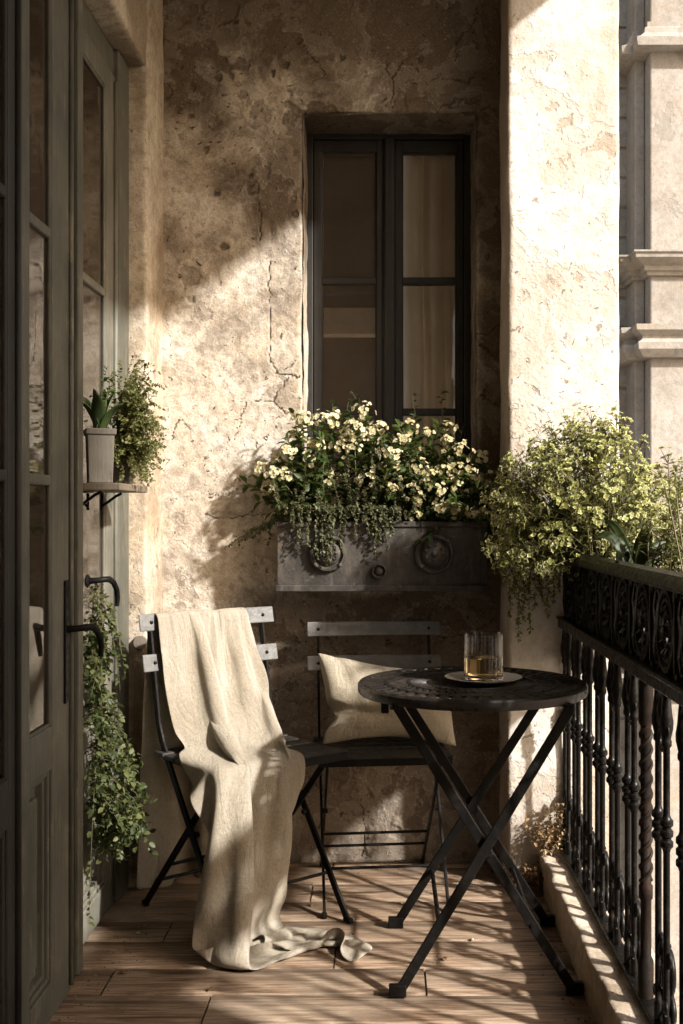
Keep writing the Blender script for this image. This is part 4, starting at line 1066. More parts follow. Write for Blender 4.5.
def flowering(name, label, roots, heads, nleaf, mats, face=(-.1, -1, .45), tint=(.3, 1), rad=.026, nf=13, fr=.0095, leafsize=.036, extra=(), group=None):
    r0 = np.mean(np.array(roots), 0); t = thing(name, label, 'plant', tuple(r0), 0, group)
    P, E, L, Sx = Leaves(), Leaves(), Leaves(), Stems()
    for c in heads:
        c = np.array(c); r = np.array(roots[G.integers(len(roots))]); mid = (r + c) / 2 + np.array((0, -.02, .06)) + rv(.02)
        pts = bez(r, mid, c - np.array((0, -.006, .012))); Sx.add(pts, .0024, .0012); leafy(L, pts, .010, leafsize, .55, (.1, .8), .25)
        leafy(L, pts[-3:], .006, leafsize * .9, .6, (.3, 1), .0)
        k = G.uniform(.6, 1.2); head(P, E, c, rad * k, int(nf * k) + 3, fr, face, tint)
    for _ in range(nleaf):      # leafy shoots that fill the mound
        c = np.array(heads[G.integers(len(heads))]) + rv(.045) + np.array((0, .03, -.03)); r = np.array(roots[G.integers(len(roots))])
        c[1] = min(c[1], 3.60)
        pts = bez(r, (r + c) / 2 + np.array((0, -.02, .05)) + rv(.02), c); Sx.add(pts, .002, .0008); leafy(L, pts, .011, leafsize, .55, (.0, .75), .2)
    for pts in extra: Sx.add(pts, .002, .0008); leafy(L, pts, .014, leafsize * .7, .6, (0, .4), .3)
    L.build('foliage', mats[0], t); blossoms(P, E, mats[1], 'petal_eye', t, .15, .1, .6); Sx.build('stem', 'stem', t)
    return t
yy = lambda: G.uniform(3.465, 3.57)
LH = [(296, 439), (277, 459), (284, 476), (310, 459), (322, 468), (270, 489), (303, 419), (322, 421), (333, 420), (288, 452), (300, 470), (262, 470), (313, 445), (274, 474), (330, 480)]
MH = [(384, 470), (396, 440), (380, 428), (368, 480), (392, 455), (355, 430), (373, 433), (341, 449), (356, 449), (364, 413), (374, 464), (366, 440), (349, 437), (388, 448)]
RH = [(405, 440), (400, 480), (412, 492), (424, 452), (436, 492), (452, 486), (462, 452), (470, 470), (420, 500), (454, 510), (474, 512), (448, 428), (408, 428), (488, 512), (418, 469), (441, 471), (427, 434), (447, 442), (445, 456), (394, 467), (414, 514), (441, 508), (468, 497), (480, 458), (492, 479), (499, 487), (476, 479), (430, 480), (390, 489), (458, 470), (486, 497), (410, 452), (505, 512)]
rt = lambda x0, x1, n: [(x, G.uniform(3.52, 3.58), 1.105) for x in np.linspace(x0, x1, n)]
GP = 'plants growing in the flower box'
flowering('flowering_plant', 'full cream flower heads at the end of the flower box nearest the throw', rt(-.31, -.18, 4), [at(x, y, yy()) for x, y in LH], 34, ('leaf', 'petal'), fr=.0105, nf=24, rad=.042, group=GP)
flowering('flowering_plant', 'pale cream flower heads in the middle of the flower box, before the window mullion', rt(-.13, .0, 4), [at(x, y, yy()) for x, y in MH], 26, ('leaf', 'petal'), fr=.0100, nf=20, rad=.036, group=GP,
          extra=[bez((-.10, 3.55, 1.1), (-.17, 3.58, 1.25), at(349, 398, 3.60)), bez((.0, 3.55, 1.1), (.05, 3.58, 1.3), at(352, 392, 3.6))])
flowering('flowering_plant', 'loose half-faded flowers at the pillar end of the flower box, spilling past its corner', rt(.05, .28, 5), [at(x, y, yy() - .02) for x, y in RH], 44, ('leaf', 'petal_faded'), fr=.0098, nf=15, rad=.034, tint=(.3, 1), group=GP,
          extra=[bez((.1, 3.55, 1.1), (.12, 3.6, 1.3), at(413, 395, 3.62)), bez((.15, 3.55, 1.1), (.2, 3.58, 1.3), at(441, 392, 3.60)), bez((.18, 3.55, 1.1), (.2, 3.6, 1.25), at(464, 425, 3.6))])
def trailing(name, label, strands, mat, size, wid, step, loc, stem='stem', group=None, per=2, fill=0, tint=(.1, 1)):
    t = thing(name, label, 'plant', loc, 0, group); L, Sx = Leaves(), Stems()
    for pts in strands:
        pts = np.array(pts) + np.array([rv(.003) for _ in range(len(pts))]); Sx.add(pts, .0015, .0006, 3); leafy(L, pts, step, size, wid, tint, .08, .8, .5, per)
    L.build('foliage', mat, t, .15, .15, .4); Sx.build('stem', stem, t)
    return t
def drape(a, out, b, n=12):      # over the lip and down
    a, b = np.array(a), np.array(b); lip = np.array((a[0] * .6 + b[0] * .4, PYF - out, PZ1 + .045))
    return np.concatenate([bez(a, (a + lip) / 2 + np.array((0, 0, .05)), lip, 6), bez(lip, np.array((b[0], b[1] - .01, lip[2] - .03)), b, n)[1:]])
ST1 = []
for k in range(34):
    px = G.normal(366, 24); a = (at(px, 500, 3.5).x + G.uniform(-.02, .02), G.uniform(3.51, 3.575), 1.10); py = G.uniform(455, 535)
    if py > 500: ST1.append(drape(a, .03, tuple(at(px + G.normal(0, 6), py, 3.455))))
    else: ST1.append(bez(a, np.array(a) + (0, -.03, .08), at(px + G.normal(0, 10), py, G.uniform(3.40, 3.5))))
for px, py in ((380, 545), (375, 560), (384, 530), (386, 552), (372, 538), (392, 538)): ST1.append(drape((at(px, 500, 3.5).x, 3.54, 1.10), .03, tuple(at(px, py, 3.46))))
trailing('trailing_plant', 'tiny-leaved grey-green trailing plant hanging over the middle of the flower box', ST1, 'leaf_grey', .0105, .8, .0055, (0, 3.52, 1.1), group=GP)
ST2 = []
for px, py in ((292, 520), (299, 538), (305, 548), (288, 508), (297, 530), (310, 535), (302, 552), (322, 556), (332, 560), (326, 545), (338, 553), (318, 562), (330, 566), (335, 540)):
    ST2.append(drape((at(px, 500, 3.5).x + G.uniform(-.01, .01), 3.54, 1.10), .03, tuple(at(px + G.normal(0, 3), py, 3.452))))
for px, py in ((262, 520), (248, 540), (238, 545), (226, 548), (256, 532), (268, 545), (244, 530)):
    a = np.array((-.315, 3.5, 1.10)); b = np.array(at(px, py, 3.575)); ST2.append(np.concatenate([bez(a, (-.335, 3.47, 1.17), (-.36, 3.50, 1.13), 5), bez((-.36, 3.50, 1.13), (b[0] * .5 - .18, 3.53, 1.10), b, 8)[1:]]))
for k in range(10):
    px = G.uniform(268, 335); ST2.append(bez((at(px, 500, 3.5).x, 3.5, 1.1), (at(px, 500, 3.5).x, 3.46, 1.17), at(px + G.normal(0, 8), G.uniform(480, 512), 3.42)))
trailing('trailing_plant', 'pale trailing sprigs hanging across the rosette at the throw end of the flower box', ST2, 'leaf_grey', .0105, .8, .0065, (-.25, 3.5, 1.1), group=GP)

# ---------------------------------------------------------------- shrub over the railing
def build_trough(label, y0, y1):
    t = thing('railing_trough', label, 'planter', (.69, y0, .80))
    m = MB(); w = .010; L = y1 - y0
    for b in ((-.10, -.10 + w, 0, L, 0, .19), (.10 - w, .10, 0, L, 0, .19), (-.10 + w, .10 - w, 0, w, 0, .19), (-.10 + w, .10 - w, L - w, L, 0, .19), (-.10 + w, .10 - w, w, L - w, 0, w)): m.box(*b)
    m.build('box', 'planter', t, .002); m = MB(); m.box(-.088, .088, .011, L - .011, .15, .168); m.build('soil', 'soil', t)
    m = MB()
    for y in (.12, L - .12): m.tube([(-.101, y, .17), (-.118, y, .212), (-.15, y, .243)], .005, 6)
    m.build('hook', 'iron', t, smooth=True)
build_trough('dark metal trough hooked to the outside of the iron railing', 2.45, 3.37)
def cup(P, E, c, nrm, r, tint):
    nrm = unit(np.array(nrm)); a = unit(np.cross(nrm, rv())); b = np.cross(nrm, a); ph = G.uniform(0, 6.28)
    for k in range(4):
        an = ph + PI / 2 * k; P.add(c, a * math.cos(an) + b * math.sin(an) + nrm * G.uniform(.2, .7), nrm, r * G.uniform(.8, 1.15), r * .80, G.uniform(*tint))
    for k in range(3):
        an = ph + 1 + 2.094 * k; E.add(c + nrm * r * .22, a * math.cos(an) + b * math.sin(an) + nrm * .1, nrm, r * .62, r * .60, G.uniform(0, 1))
def umbel_shrub(name, label, root, tips, droops, nfill, seed, group):
    t = thing(name, label, 'shrub', root, 0, group); P, E, L, Sx = Leaves(), Leaves(), Leaves(), Stems()
    root = np.array(root)
    for c in tips:
        c = np.array(c); r = root + np.array((G.uniform(-.06, .06), G.uniform(-.12, .12), 0)); mid = (r * .55 + c * .45) + np.array((0, 0, .09)) + rv(.025)
        pts = bez(r, mid, c, 9); Sx.add(pts, .0026, .0012); leafy(L, pts, .012, .028, .28, (.0, .9), .3)
        ax = unit(pts[-1] - pts[-2])
        for k in range(G.integers(7, 14)):
            v = unit(ax * .9 + rv(.6)); e = c + v * G.uniform(.012, .046); Sx.add([c - ax * .004, (c + e) / 2 + rv(.001), e], .0009, .0007, 3)
            cup(P, E, e, v + np.array((0, -.3, .4)), G.choice((.0065, .008, .0095, .0115)), ((.2, 1) if G.uniform() < .75 else (0, .25)))
        leafy(L, pts[-3:], .007, .020, .4, (.5, 1), .3)
    for c in droops:
        c = np.array(c); r = root + np.array((G.uniform(-.08, .0), G.uniform(.0, .14), 0)); lip = np.array((G.uniform(.42, .52), (r[1] + c[1]) / 2, 1.09 + G.uniform(-.02, .08)))
        pts = np.concatenate([bez(r, (r + lip) / 2 + (0, 0, .07), lip, 6), bez(lip, (c[0], c[1], lip[2] - .04), c, 9)[1:]])
        pts += np.array([rv(.003) for _ in pts]); Sx.add(pts, .0018, .0007, 3); leafy(L, pts, .0075, .0145, .6, (.1, .9), .3, per=2)
        q = pts[5:]
        for p_ in q:
            if G.uniform() < .75: cup(P, E, p_ + rv(.008), rv() + np.array((-.3, -.8, .5)), G.uniform(.006, .0095), (0, .7))
    for _ in range(nfill):
        c = np.array(tips[G.integers(len(tips))]) * .8 + root * .2 + rv(.04); pts = bez(root + rv(.03) * (1, 1, 0), (root + c) / 2 + (0, 0, .06), c, 7); Sx.add(pts, .0018, .0007, 3)
        leafy(L, pts, .0075, .020, .35, (.0, .8), .25, per=2)
    L.build('foliage', 'leaf_lime', t, .15, .15, .2); blossoms(P, E, 'bract', 'bract_eye', t, .2, .05, .7); Sx.build('stem', 'stem', t)
tips = []
c0, rad = np.array((.575, 3.20, 1.10)), np.array((.27, .21, .33))
while len(tips) < 250:
    v = rv(); v = unit(v) * G.uniform(.55, 1.0) ** .5 * G.uniform(.9, 1.06); p = c0 + v * rad
    if p[2] < 1.0 or (p[1] > 3.395 and p[0] < .74) or p[1] > 3.5: continue
    tips.append(p)
for px, py in ((617, 420), (604, 432), (622, 438), (640, 447), (610, 455), (588, 438), (575, 445), (565, 455), (550, 462), (540, 472), (530, 485), (518, 492), (508, 500), (500, 520), (496, 545), (505, 555)): tips.append(np.array(at(px, py, G.uniform(3.05, 3.22))))
dr = [tuple(at(px, py, G.uniform(3.20, 3.36))) for px, py in ((512, 560), (505, 580), (520, 575), (515, 600), (528, 590), (510, 615), (535, 610), (522, 625), (540, 595), (545, 570), (518, 640), (530, 632), (548, 615), (500, 565), (555, 600), (538, 580), (525, 560), (550, 585), (514, 588), (520, 612), (560, 590), (532, 570), (508, 596), (543, 605))]
umbel_shrub('umbel_shrub', 'big lime-flowered shrub spilling over the railing corner against the white pillar', (.63, 3.20, .965), tips, dr, 40, 1, 'shrubs in the railing trough')
tips2 = [np.array(at(px, py, G.uniform(2.60, 2.80))) for px, py in ((668, 462), (676, 470), (662, 478), (680, 486), (672, 500), (684, 505), (667, 520), (660, 530), (678, 535), (688, 520), (672, 550), (684, 555), (662, 560), (652, 520), (690, 470), (700, 490), (706, 520), (700, 545), (715, 500), (720, 530))]
umbel_shrub('umbel_shrub', 'smaller lime-flowered shrub cut by the right edge of the photo above the railing', (.68, 2.66, .965), tips2, [], 16, 2, 'shrubs in the railing trough')
def blade(m, pts, wids, normal):
    i0 = len(m.v); pts = [Vector(p) for p in pts]; nrm = Vector(normal)
    for k, p in enumerate(pts):
        d = (pts[min(k + 1, len(pts) - 1)] - pts[max(k - 1, 0)]).normalized(); sd = d.cross(nrm).normalized(); up = sd.cross(d)
        for s, h in ((-1, .22), (-.5, .06), (0, 0), (.5, .06), (1, .22)): m.v.append(tuple(p + sd * (s * wids[k]) + up * (h * wids[k])))
    for k in range(len(pts) - 1):
        for j in range(4): m.f.append((i0 + k * 5 + j, i0 + k * 5 + j + 1, i0 + (k + 1) * 5 + j + 1, i0 + (k + 1) * 5 + j))
def strap(name, label, cat, root, leaves, mat, tint=.4, group=None, parent=None):
    t = parent or thing(name, label, cat, root, 0, group)
    for (mid, tip, w, nrm) in leaves:
        m = MB(); pts = bez((0, 0, 0), np.array(mid) - np.array(root), np.array(tip) - np.array(root), 12)
        wd = [w * (.35 + .65 * math.sin(min(1, u * 1.7) * PI / 2)) * (1 - u ** 4) + .0006 for u in np.linspace(0, 1, 12)]
        blade(m, pts, wd, nrm); o = m.build('leaf', mat, t, smooth=True, recalc=False)
        a = o.data.attributes.new('tint', 'FLOAT', 'POINT'); a.data.foreach_set('value', [tint + .3 * math.sin(len(pts) + w * 900)] * len(o.data.vertices))
        sm = o.modifiers.new('solid', 'SOLIDIFY'); sm.thickness = .0008
    return t
r_ = (.645, 2.83, .965)
strap('strap_leaf_plant', 'dark broad strap-leaved plant rising behind the railing frieze', 'plant', r_,
      [((.66, 2.81, 1.10), at(650, 528, 2.80), .024, (-.4, -1, .1)), ((.60, 2.84, 1.14), at(592, 541, 2.86), .018, (-.2, -.6, .7)), ((.60, 2.80, 1.12), at(618, 570, 2.74), .015, (-.3, -.5, .8)),
       ((.70, 2.86, 1.1), at(678, 548, 2.9), .02, (-.3, -1, .3)), ((.63, 2.9, 1.12), at(606, 520, 2.98), .014, (-.3, -1, .2)), ((.66, 2.85, 1.08), at(664, 556, 2.74), .015, (-.4, -1, .3))], 'leaf_strap')

# ---------------------------------------------------------------- shelf on the far door leaf
SX0, SX1, SY0, SY1, SZ = -.795, -.675, 2.80, 3.13, 1.233
t = thing('door_shelf', 'narrow weathered wooden shelf bracketed to the paler door leaf', 'shelf', (SX0, SY0, SZ - .02))
m = MB(); m.box(0, SX1 - SX0, 0, SY1 - SY0, 0, .019); m.build('board', 'shelf', t, .003)
for y in (.05, .27):
    m = MB(); m.tube([(.003, y, -.040), (.018, y, -.030), (.045, y, -.010), (.06, y, -.003)], .004, 6); m.tube([(.004, y, -.05), (.004, y, -.002)], .004, 6); m.build('bracket', 'black', t, smooth=True)
def square_pot(name, label, c, w, h, mat, taper=.85, rz=0):
    t = thing(name, label, 'potted plant', c, rz)
    m = MB(); a = w / 2
    def ring(k, z): return [(-k, -k, z), (k, -k, z), (k, k, z), (-k, k, z)]
    rs = [ring(a * taper, 0), ring(a, h - .016), ring(a + .004, h - .0155), ring(a + .005, h), ring(a - .006, h), ring(a - .007, h - .03)]
    for r in rs: m.v += r
    for k in range(len(rs) - 1):
        for j in range(4): m.f.append((k * 4 + j, k * 4 + (j + 1) % 4, (k + 1) * 4 + (j + 1) % 4, (k + 1) * 4 + j))
    m.f.append((3, 2, 1, 0)); m.build('pot', mat, t, .003)
    m = MB(); m.box(-a + .0075, a - .0075, -a + .0075, a - .0075, h - .045, h - .028); m.build('soil', 'soil', t)
    return t
cp = (-.742, 2.862, SZ)
t = square_pot('potted_succulent', 'grey zinc pot on the door shelf holding broad upright green leaves', cp, .068, .140, 'zinc', .88, R(20))
lv = []
for a, lean, h, w in ((.3, .03, .16, .016), (1.4, .05, .13, .016), (2.4, .045, .15, .017), (3.5, .04, .12, .016), (4.5, .055, .14, .017), (5.5, .05, .11, .015), (0.9, .015, .17, .015), (3.9, .015, .165, .015)):
    dx, dy = math.cos(a), math.sin(a); lv.append(((dx * lean * .4, dy * lean * .4, .125 + h * .55), (dx * lean * 1.5, dy * lean * 1.5, .125 + h * .72), w * 1.15, (-dx, -dy, .25)))
for (mid, tip, w, nrm) in lv:
    m = MB(); pts = bez((0, 0, .108), mid, tip, 10); wd = [w * (.5 + .5 * math.sin(min(1, u * 1.6) * PI / 2)) * (1 - u ** 3.2) + .0006 for u in np.linspace(0, 1, 10)]
    blade(m, pts, wd, nrm); o = m.build('leaf', 'leaf_strap', t, smooth=True, recalc=False)
    a_ = o.data.attributes.new('tint', 'FLOAT', 'POINT'); a_.data.foreach_set('value', [G.uniform(.2, .9)] * len(o.data.vertices)); sm = o.modifiers.new('solid', 'SOLIDIFY'); sm.thickness = .0016
L_, Sx_ = Leaves(), Stems(); base = np.array(cp) + (0, 0, .13)
for px, py in ((108, 372), (100, 380), (116, 378), (96, 395), (110, 388), (120, 390), (103, 366)):
    e = np.array(at(px, py, 2.86 + G.uniform(-.03, .03))); pts = bez(base + rv(.01), (base + e) / 2 + rv(.01) + (0, 0, .02), e, 7); Sx_.add(pts, .0013, .0006, 3); leafy(L_, pts, .011, .017, .75, (.3, 1), .35)
L_.build('sprig_foliage', 'leaf', t); Sx_.build('stem', 'stem', t)
cq = (-.722, 3.02, SZ)
t = square_pot('potted_trailing_plant', 'fluffy pale trailing plant in a small pot, hanging off the end of the door shelf', cq, .060, .060, 'zinc', .8)
L_, Sx_ = Leaves(), Stems(); base = np.array(cq) + (0, 0, .052)
for k in range(480):
    px, py = G.normal(137, 15), G.normal(434, 27)
    if px > 167 or px < 104 or py > 486 + (px - 130) * .2: continue
    e = np.array(at(px, py, G.uniform(2.90, 3.10))); lift = max(0, e[2] - base[2])
    top = (base + e) / 2; top[2] = max(base[2], e[2]) + .05
    pts = bez(base + rv(.012), top + rv(.008), e, 8); Sx_.add(pts, .0009, .0004, 3); leafy(L_, pts, .0066, .0090, .7, (.1, 1), .25, per=2)
L_.build('foliage', 'leaf_fluff', t, .15, .1, .4); Sx_.build('stem', 'stem', t)
L2, S2 = Leaves(), Stems()
for px, py in ((142, 372), (146, 366), (137, 378), (150, 380), (152, 396), (148, 404), (130, 386)):
    e = np.array(at(px, py, 3.0)); pts = bez(base + rv(.01), (base + e) / 2 + (0.0, 0, .04), e, 8); S2.add(pts, .001, .0005, 3); leafy(L2, pts, .016, .016, .8, (.3, 1), .45)
L2.build('sprig_foliage', 'leaf', t, .15, .1, .4); S2.build('sprig_stem', 'stem', t)

# ---------------------------------------------------------------- ivy hanging from the door handle
def build_ivy():
    root = np.array((-.782, 2.955, .955)); t = thing('hanging_ivy', 'bushy green ivy hanging down the paler door leaf from its handle', 'ivy', tuple(root))
    L, Sx = Leaves(), Stems()
    clumps = [(88, 640, 10, 16), (84, 668, 8, 16), (96, 660, 9, 14), (92, 700, 12, 18), (88, 730, 9, 18), (112, 735, 12, 16), (100, 765, 13, 18), (122, 770, 10, 16), (92, 790, 10, 18), (116, 800, 14, 16), (134, 800, 7, 14), (104, 825, 12, 16), (126, 828, 10, 14), (118, 848, 9, 9), (138, 826, 6, 9), (96, 845, 9, 10)]
    ms = np.array([(-.778, 2.93 + .04 * math.sin(z * 14), z) for z in np.linspace(.97, .38, 24)]); Sx.add(ms, .003, .0016, 5)
    for k in range(130):
        cx, cy, sx_, sy_ = clumps[k % len(clumps)]; px = min(max(cx + G.normal(0, sx_ * .7), 79), 148); py = min(cy + G.normal(0, sy_ * .7), 866)
        Yd = G.uniform(2.84, 3.05); e = np.array(at(px, py, Yd))
        if e[0] < -.775: e[0] = -.775 + G.uniform(0, .02)
        r = np.array((-.778, 2.93 + .04 * math.sin(e[2] * 14), min(.95, max(.40, e[2] + G.uniform(.03, .16))))); kx = (r * .5 + e * .5) + np.array((.02, -.01, .045)) + rv(.018)
        pts = bez(r, kx, e, 9); pts += np.array([rv(.0025) for _ in pts])
        pts[:, 0] = np.maximum(pts[:, 0], -.785); Sx.add(pts, .0012, .0006, 3); leafy(L, pts, .014, .0185, .72, (.0, 1), .1, 1.0, .9, per=1)
        for s_ in range(2):
            b_ = e + rv(.018); leafy(L, bez(pts[-4], (pts[-4] + b_) / 2 + rv(.012), b_, 5), .0085, .0185, .75, (.1, 1), .2, 1.0, .9)
    # sprays reaching up past the handle and across to the pier, and one long runner to the floor
    for px, py in ((68, 596), (76, 604), (84, 618), (100, 622), (112, 622), (122, 655), (116, 668), (120, 690), (108, 640), (125, 676)):
        e = np.array(at(px, py, 2.92)); e[0] = max(e[0], -.775); pts = bez(root + rv(.01), (root + e) / 2 + (.03, -.02, .03), e, 8); Sx.add(pts, .0012, .0005, 3); leafy(L, pts, .012, .017, .75, (.3, 1), .25)
    run = np.concatenate([bez(root, root + (.05, -.04, -.2), (-.755, 2.87, .50), 8), bez((-.755, 2.87, .50), (-.765, 2.86, .3), (-.767, 2.85, .09), 10)[1:]])
    Sx.add(run, .0014, .0008, 4); leafy(L, run[6:], .014, .016, .85, (.2, .9), .0)
    L.build('foliage', 'leaf_ivy', t, .15, .15, .3); Sx.build('stem', 'stem', t)
build_ivy()
# ---------------------------------------------------------------- dried tuft and dirt at the end of the kerb
def dry_tuft(label, root, n, h, spread, up):
    t = thing('dried_weed', label, 'weed', root, 0, 'dried weeds at the foot of the pillar'); L, Sx = Leaves(), Stems(); r = np.array(root)
    for _ in range(n):
        e = r + np.array((G.normal(0, spread), G.normal(-.02, spread * .6), abs(G.normal(h, h * .4)) * up)); pts = bez(r + rv(.012) * (1, 1, .2), (r + e) / 2 + rv(.015), e, 6); Sx.add(pts, .0010, .0004, 3)
        leafy(L, pts, .010, .013, .7, (0, 1), .45)
    L.build('foliage', 'dry', t, .3, .3, .2); Sx.build('stem', 'stem_brown', t)
dry_tuft('curly dried weed growing where the kerb meets the white pillar', (.500, 3.375, .108), 70, .085, .030, 1)
dry_tuft('low dead grass clump on the floor at the foot of the white pillar', (.445, 3.36, .0), 60, .06, .035, 1)
def mound():
    n = 40; V = []
    for i in range(n):
        for j in range(n):
            u, v = i / (n - 1) * 2 - 1, j / (n - 1) * 2 - 1; x, y = .435 + u * .06, 3.37 + v * .07; r = min(1, math.hypot(u, v)); V.append((x, y, .055 * (1 - r * r) ** 1.2 - .001))
    V = np.array(V); V[:, 2] += .006 * fnoise(V * 40, 3, 3) * (V[:, 2] > .002)
    tag(np_mesh('dirt_mound', V, grid_faces(n, n), 'dirt'), 'small heap of dry dirt between the kerb and the white pillar', 'dirt heap')
mound()
# a few fallen leaves on the boards
for k, (px, py, lab) in enumerate(((312, 905, 'fallen dry leaf lying beside the end of the throw'), (446, 962, 'fallen dry leaf lying between the feet of the table'), (118, 975, 'fallen dry leaf lying near the bottom of the glazed doors'), (215, 990, 'fallen dry leaf lying on the front floorboards below the throw'))):
    Yd = 1.15 * FPX / (py - CY); X = (px - CX) * Yd / FPX
    L = Leaves(); a = G.uniform(0, 6.28); L.add((0, 0, .002), (math.cos(a), math.sin(a), .1), (0, 0, 1), .024, .013, G.uniform(0, .6))
    o = L.build('fallen_leaf', 'dry', None, .35, .1, .2); o.location = (X, Yd, .0015)
    sm = o.modifiers.new('solid', 'SOLIDIFY'); sm.thickness = .0006; tag(o, lab, 'leaf', 'fallen leaves on the floor')
# broken clay pipe stub in the pier
m = MB(); m.lathe([(.010, -.02), (.021, -.018), (.022, .0), (.022, .045), (.026, .050), (.027, .062), (.024, .066), (.018, .064), (.0165, .02), (.0005, .018)], n=20, axis='Y')
m.v = [(x, -y, z) for x, y, z in m.v]
o = m.build('pipe_stub', 'clay', None, smooth='auto', loc=(-.758, 3.40, .755)); o.rotation_euler = (R(-8), 0, R(18)); tag(o, 'short clay pipe stub sticking out of the pier above the turned chair', 'pipe')

# grit and crumbs of plaster along the wall, the kerb and the door sill
def build_grit():
    m = MB()
    for k in range(420):
        w = G.integers(3)
        if w == 0: x, y = G.uniform(-.73, .46), 3.625 - abs(G.normal(0, .05))
        elif w == 1: x, y = .478 - abs(G.normal(0, .035)), G.uniform(2.3, 3.38)
        else: x, y = -.742 + abs(G.normal(0, .06)), G.uniform(2.4, 3.38)
        s = abs(G.normal(0, .0022)) + .0012; a = G.uniform(0, 6.28); i = len(m.v)
        for q in range(4): m.v.append((x + s * math.cos(a + q * 1.57) * G.uniform(.6, 1.2), y + s * math.sin(a + q * 1.57) * G.uniform(.6, 1.2), .001))
        m.v.append((x, y, .001 + s * .9)); m.f += [(i + q, i + (q + 1) % 4, i + 4) for q in range(4)]
    tag(m.build('grit', 'dirt', recalc=False), 'crumbs of plaster and grit along the floor edges', 'grit', None, 'stuff')
build_grit()

# petals dropped from the flower box
def build_petals():
    r = np.random.default_rng(8); L = Leaves()
    for k, (px, py, lab) in enumerate(((330, 880, 'fallen cream petal on the boards between the two chairs'), (402, 905, 'fallen cream petal on the boards behind the table feet'), (470, 940, 'fallen cream petal on the boards under the table'), (140, 935, 'fallen cream petal on the boards near the door sill'))):
        Yd = 1.15 * FPX / (py - CY); L = Leaves(); a = r.uniform(0, 6.28); L.add((0, 0, .0015), (math.cos(a), math.sin(a), .15), (0, 0, 1), .014, .011, r.uniform(.2, 1))
        o = L.build('fallen_petal', 'petal', None, .3, .1, .6); o.location = ((px - CX) * Yd / FPX, Yd, .0015); sm = o.modifiers.new('solid', 'SOLIDIFY'); sm.thickness = .0005; tag(o, lab, 'petal', 'fallen petals on the floor')
build_petals()
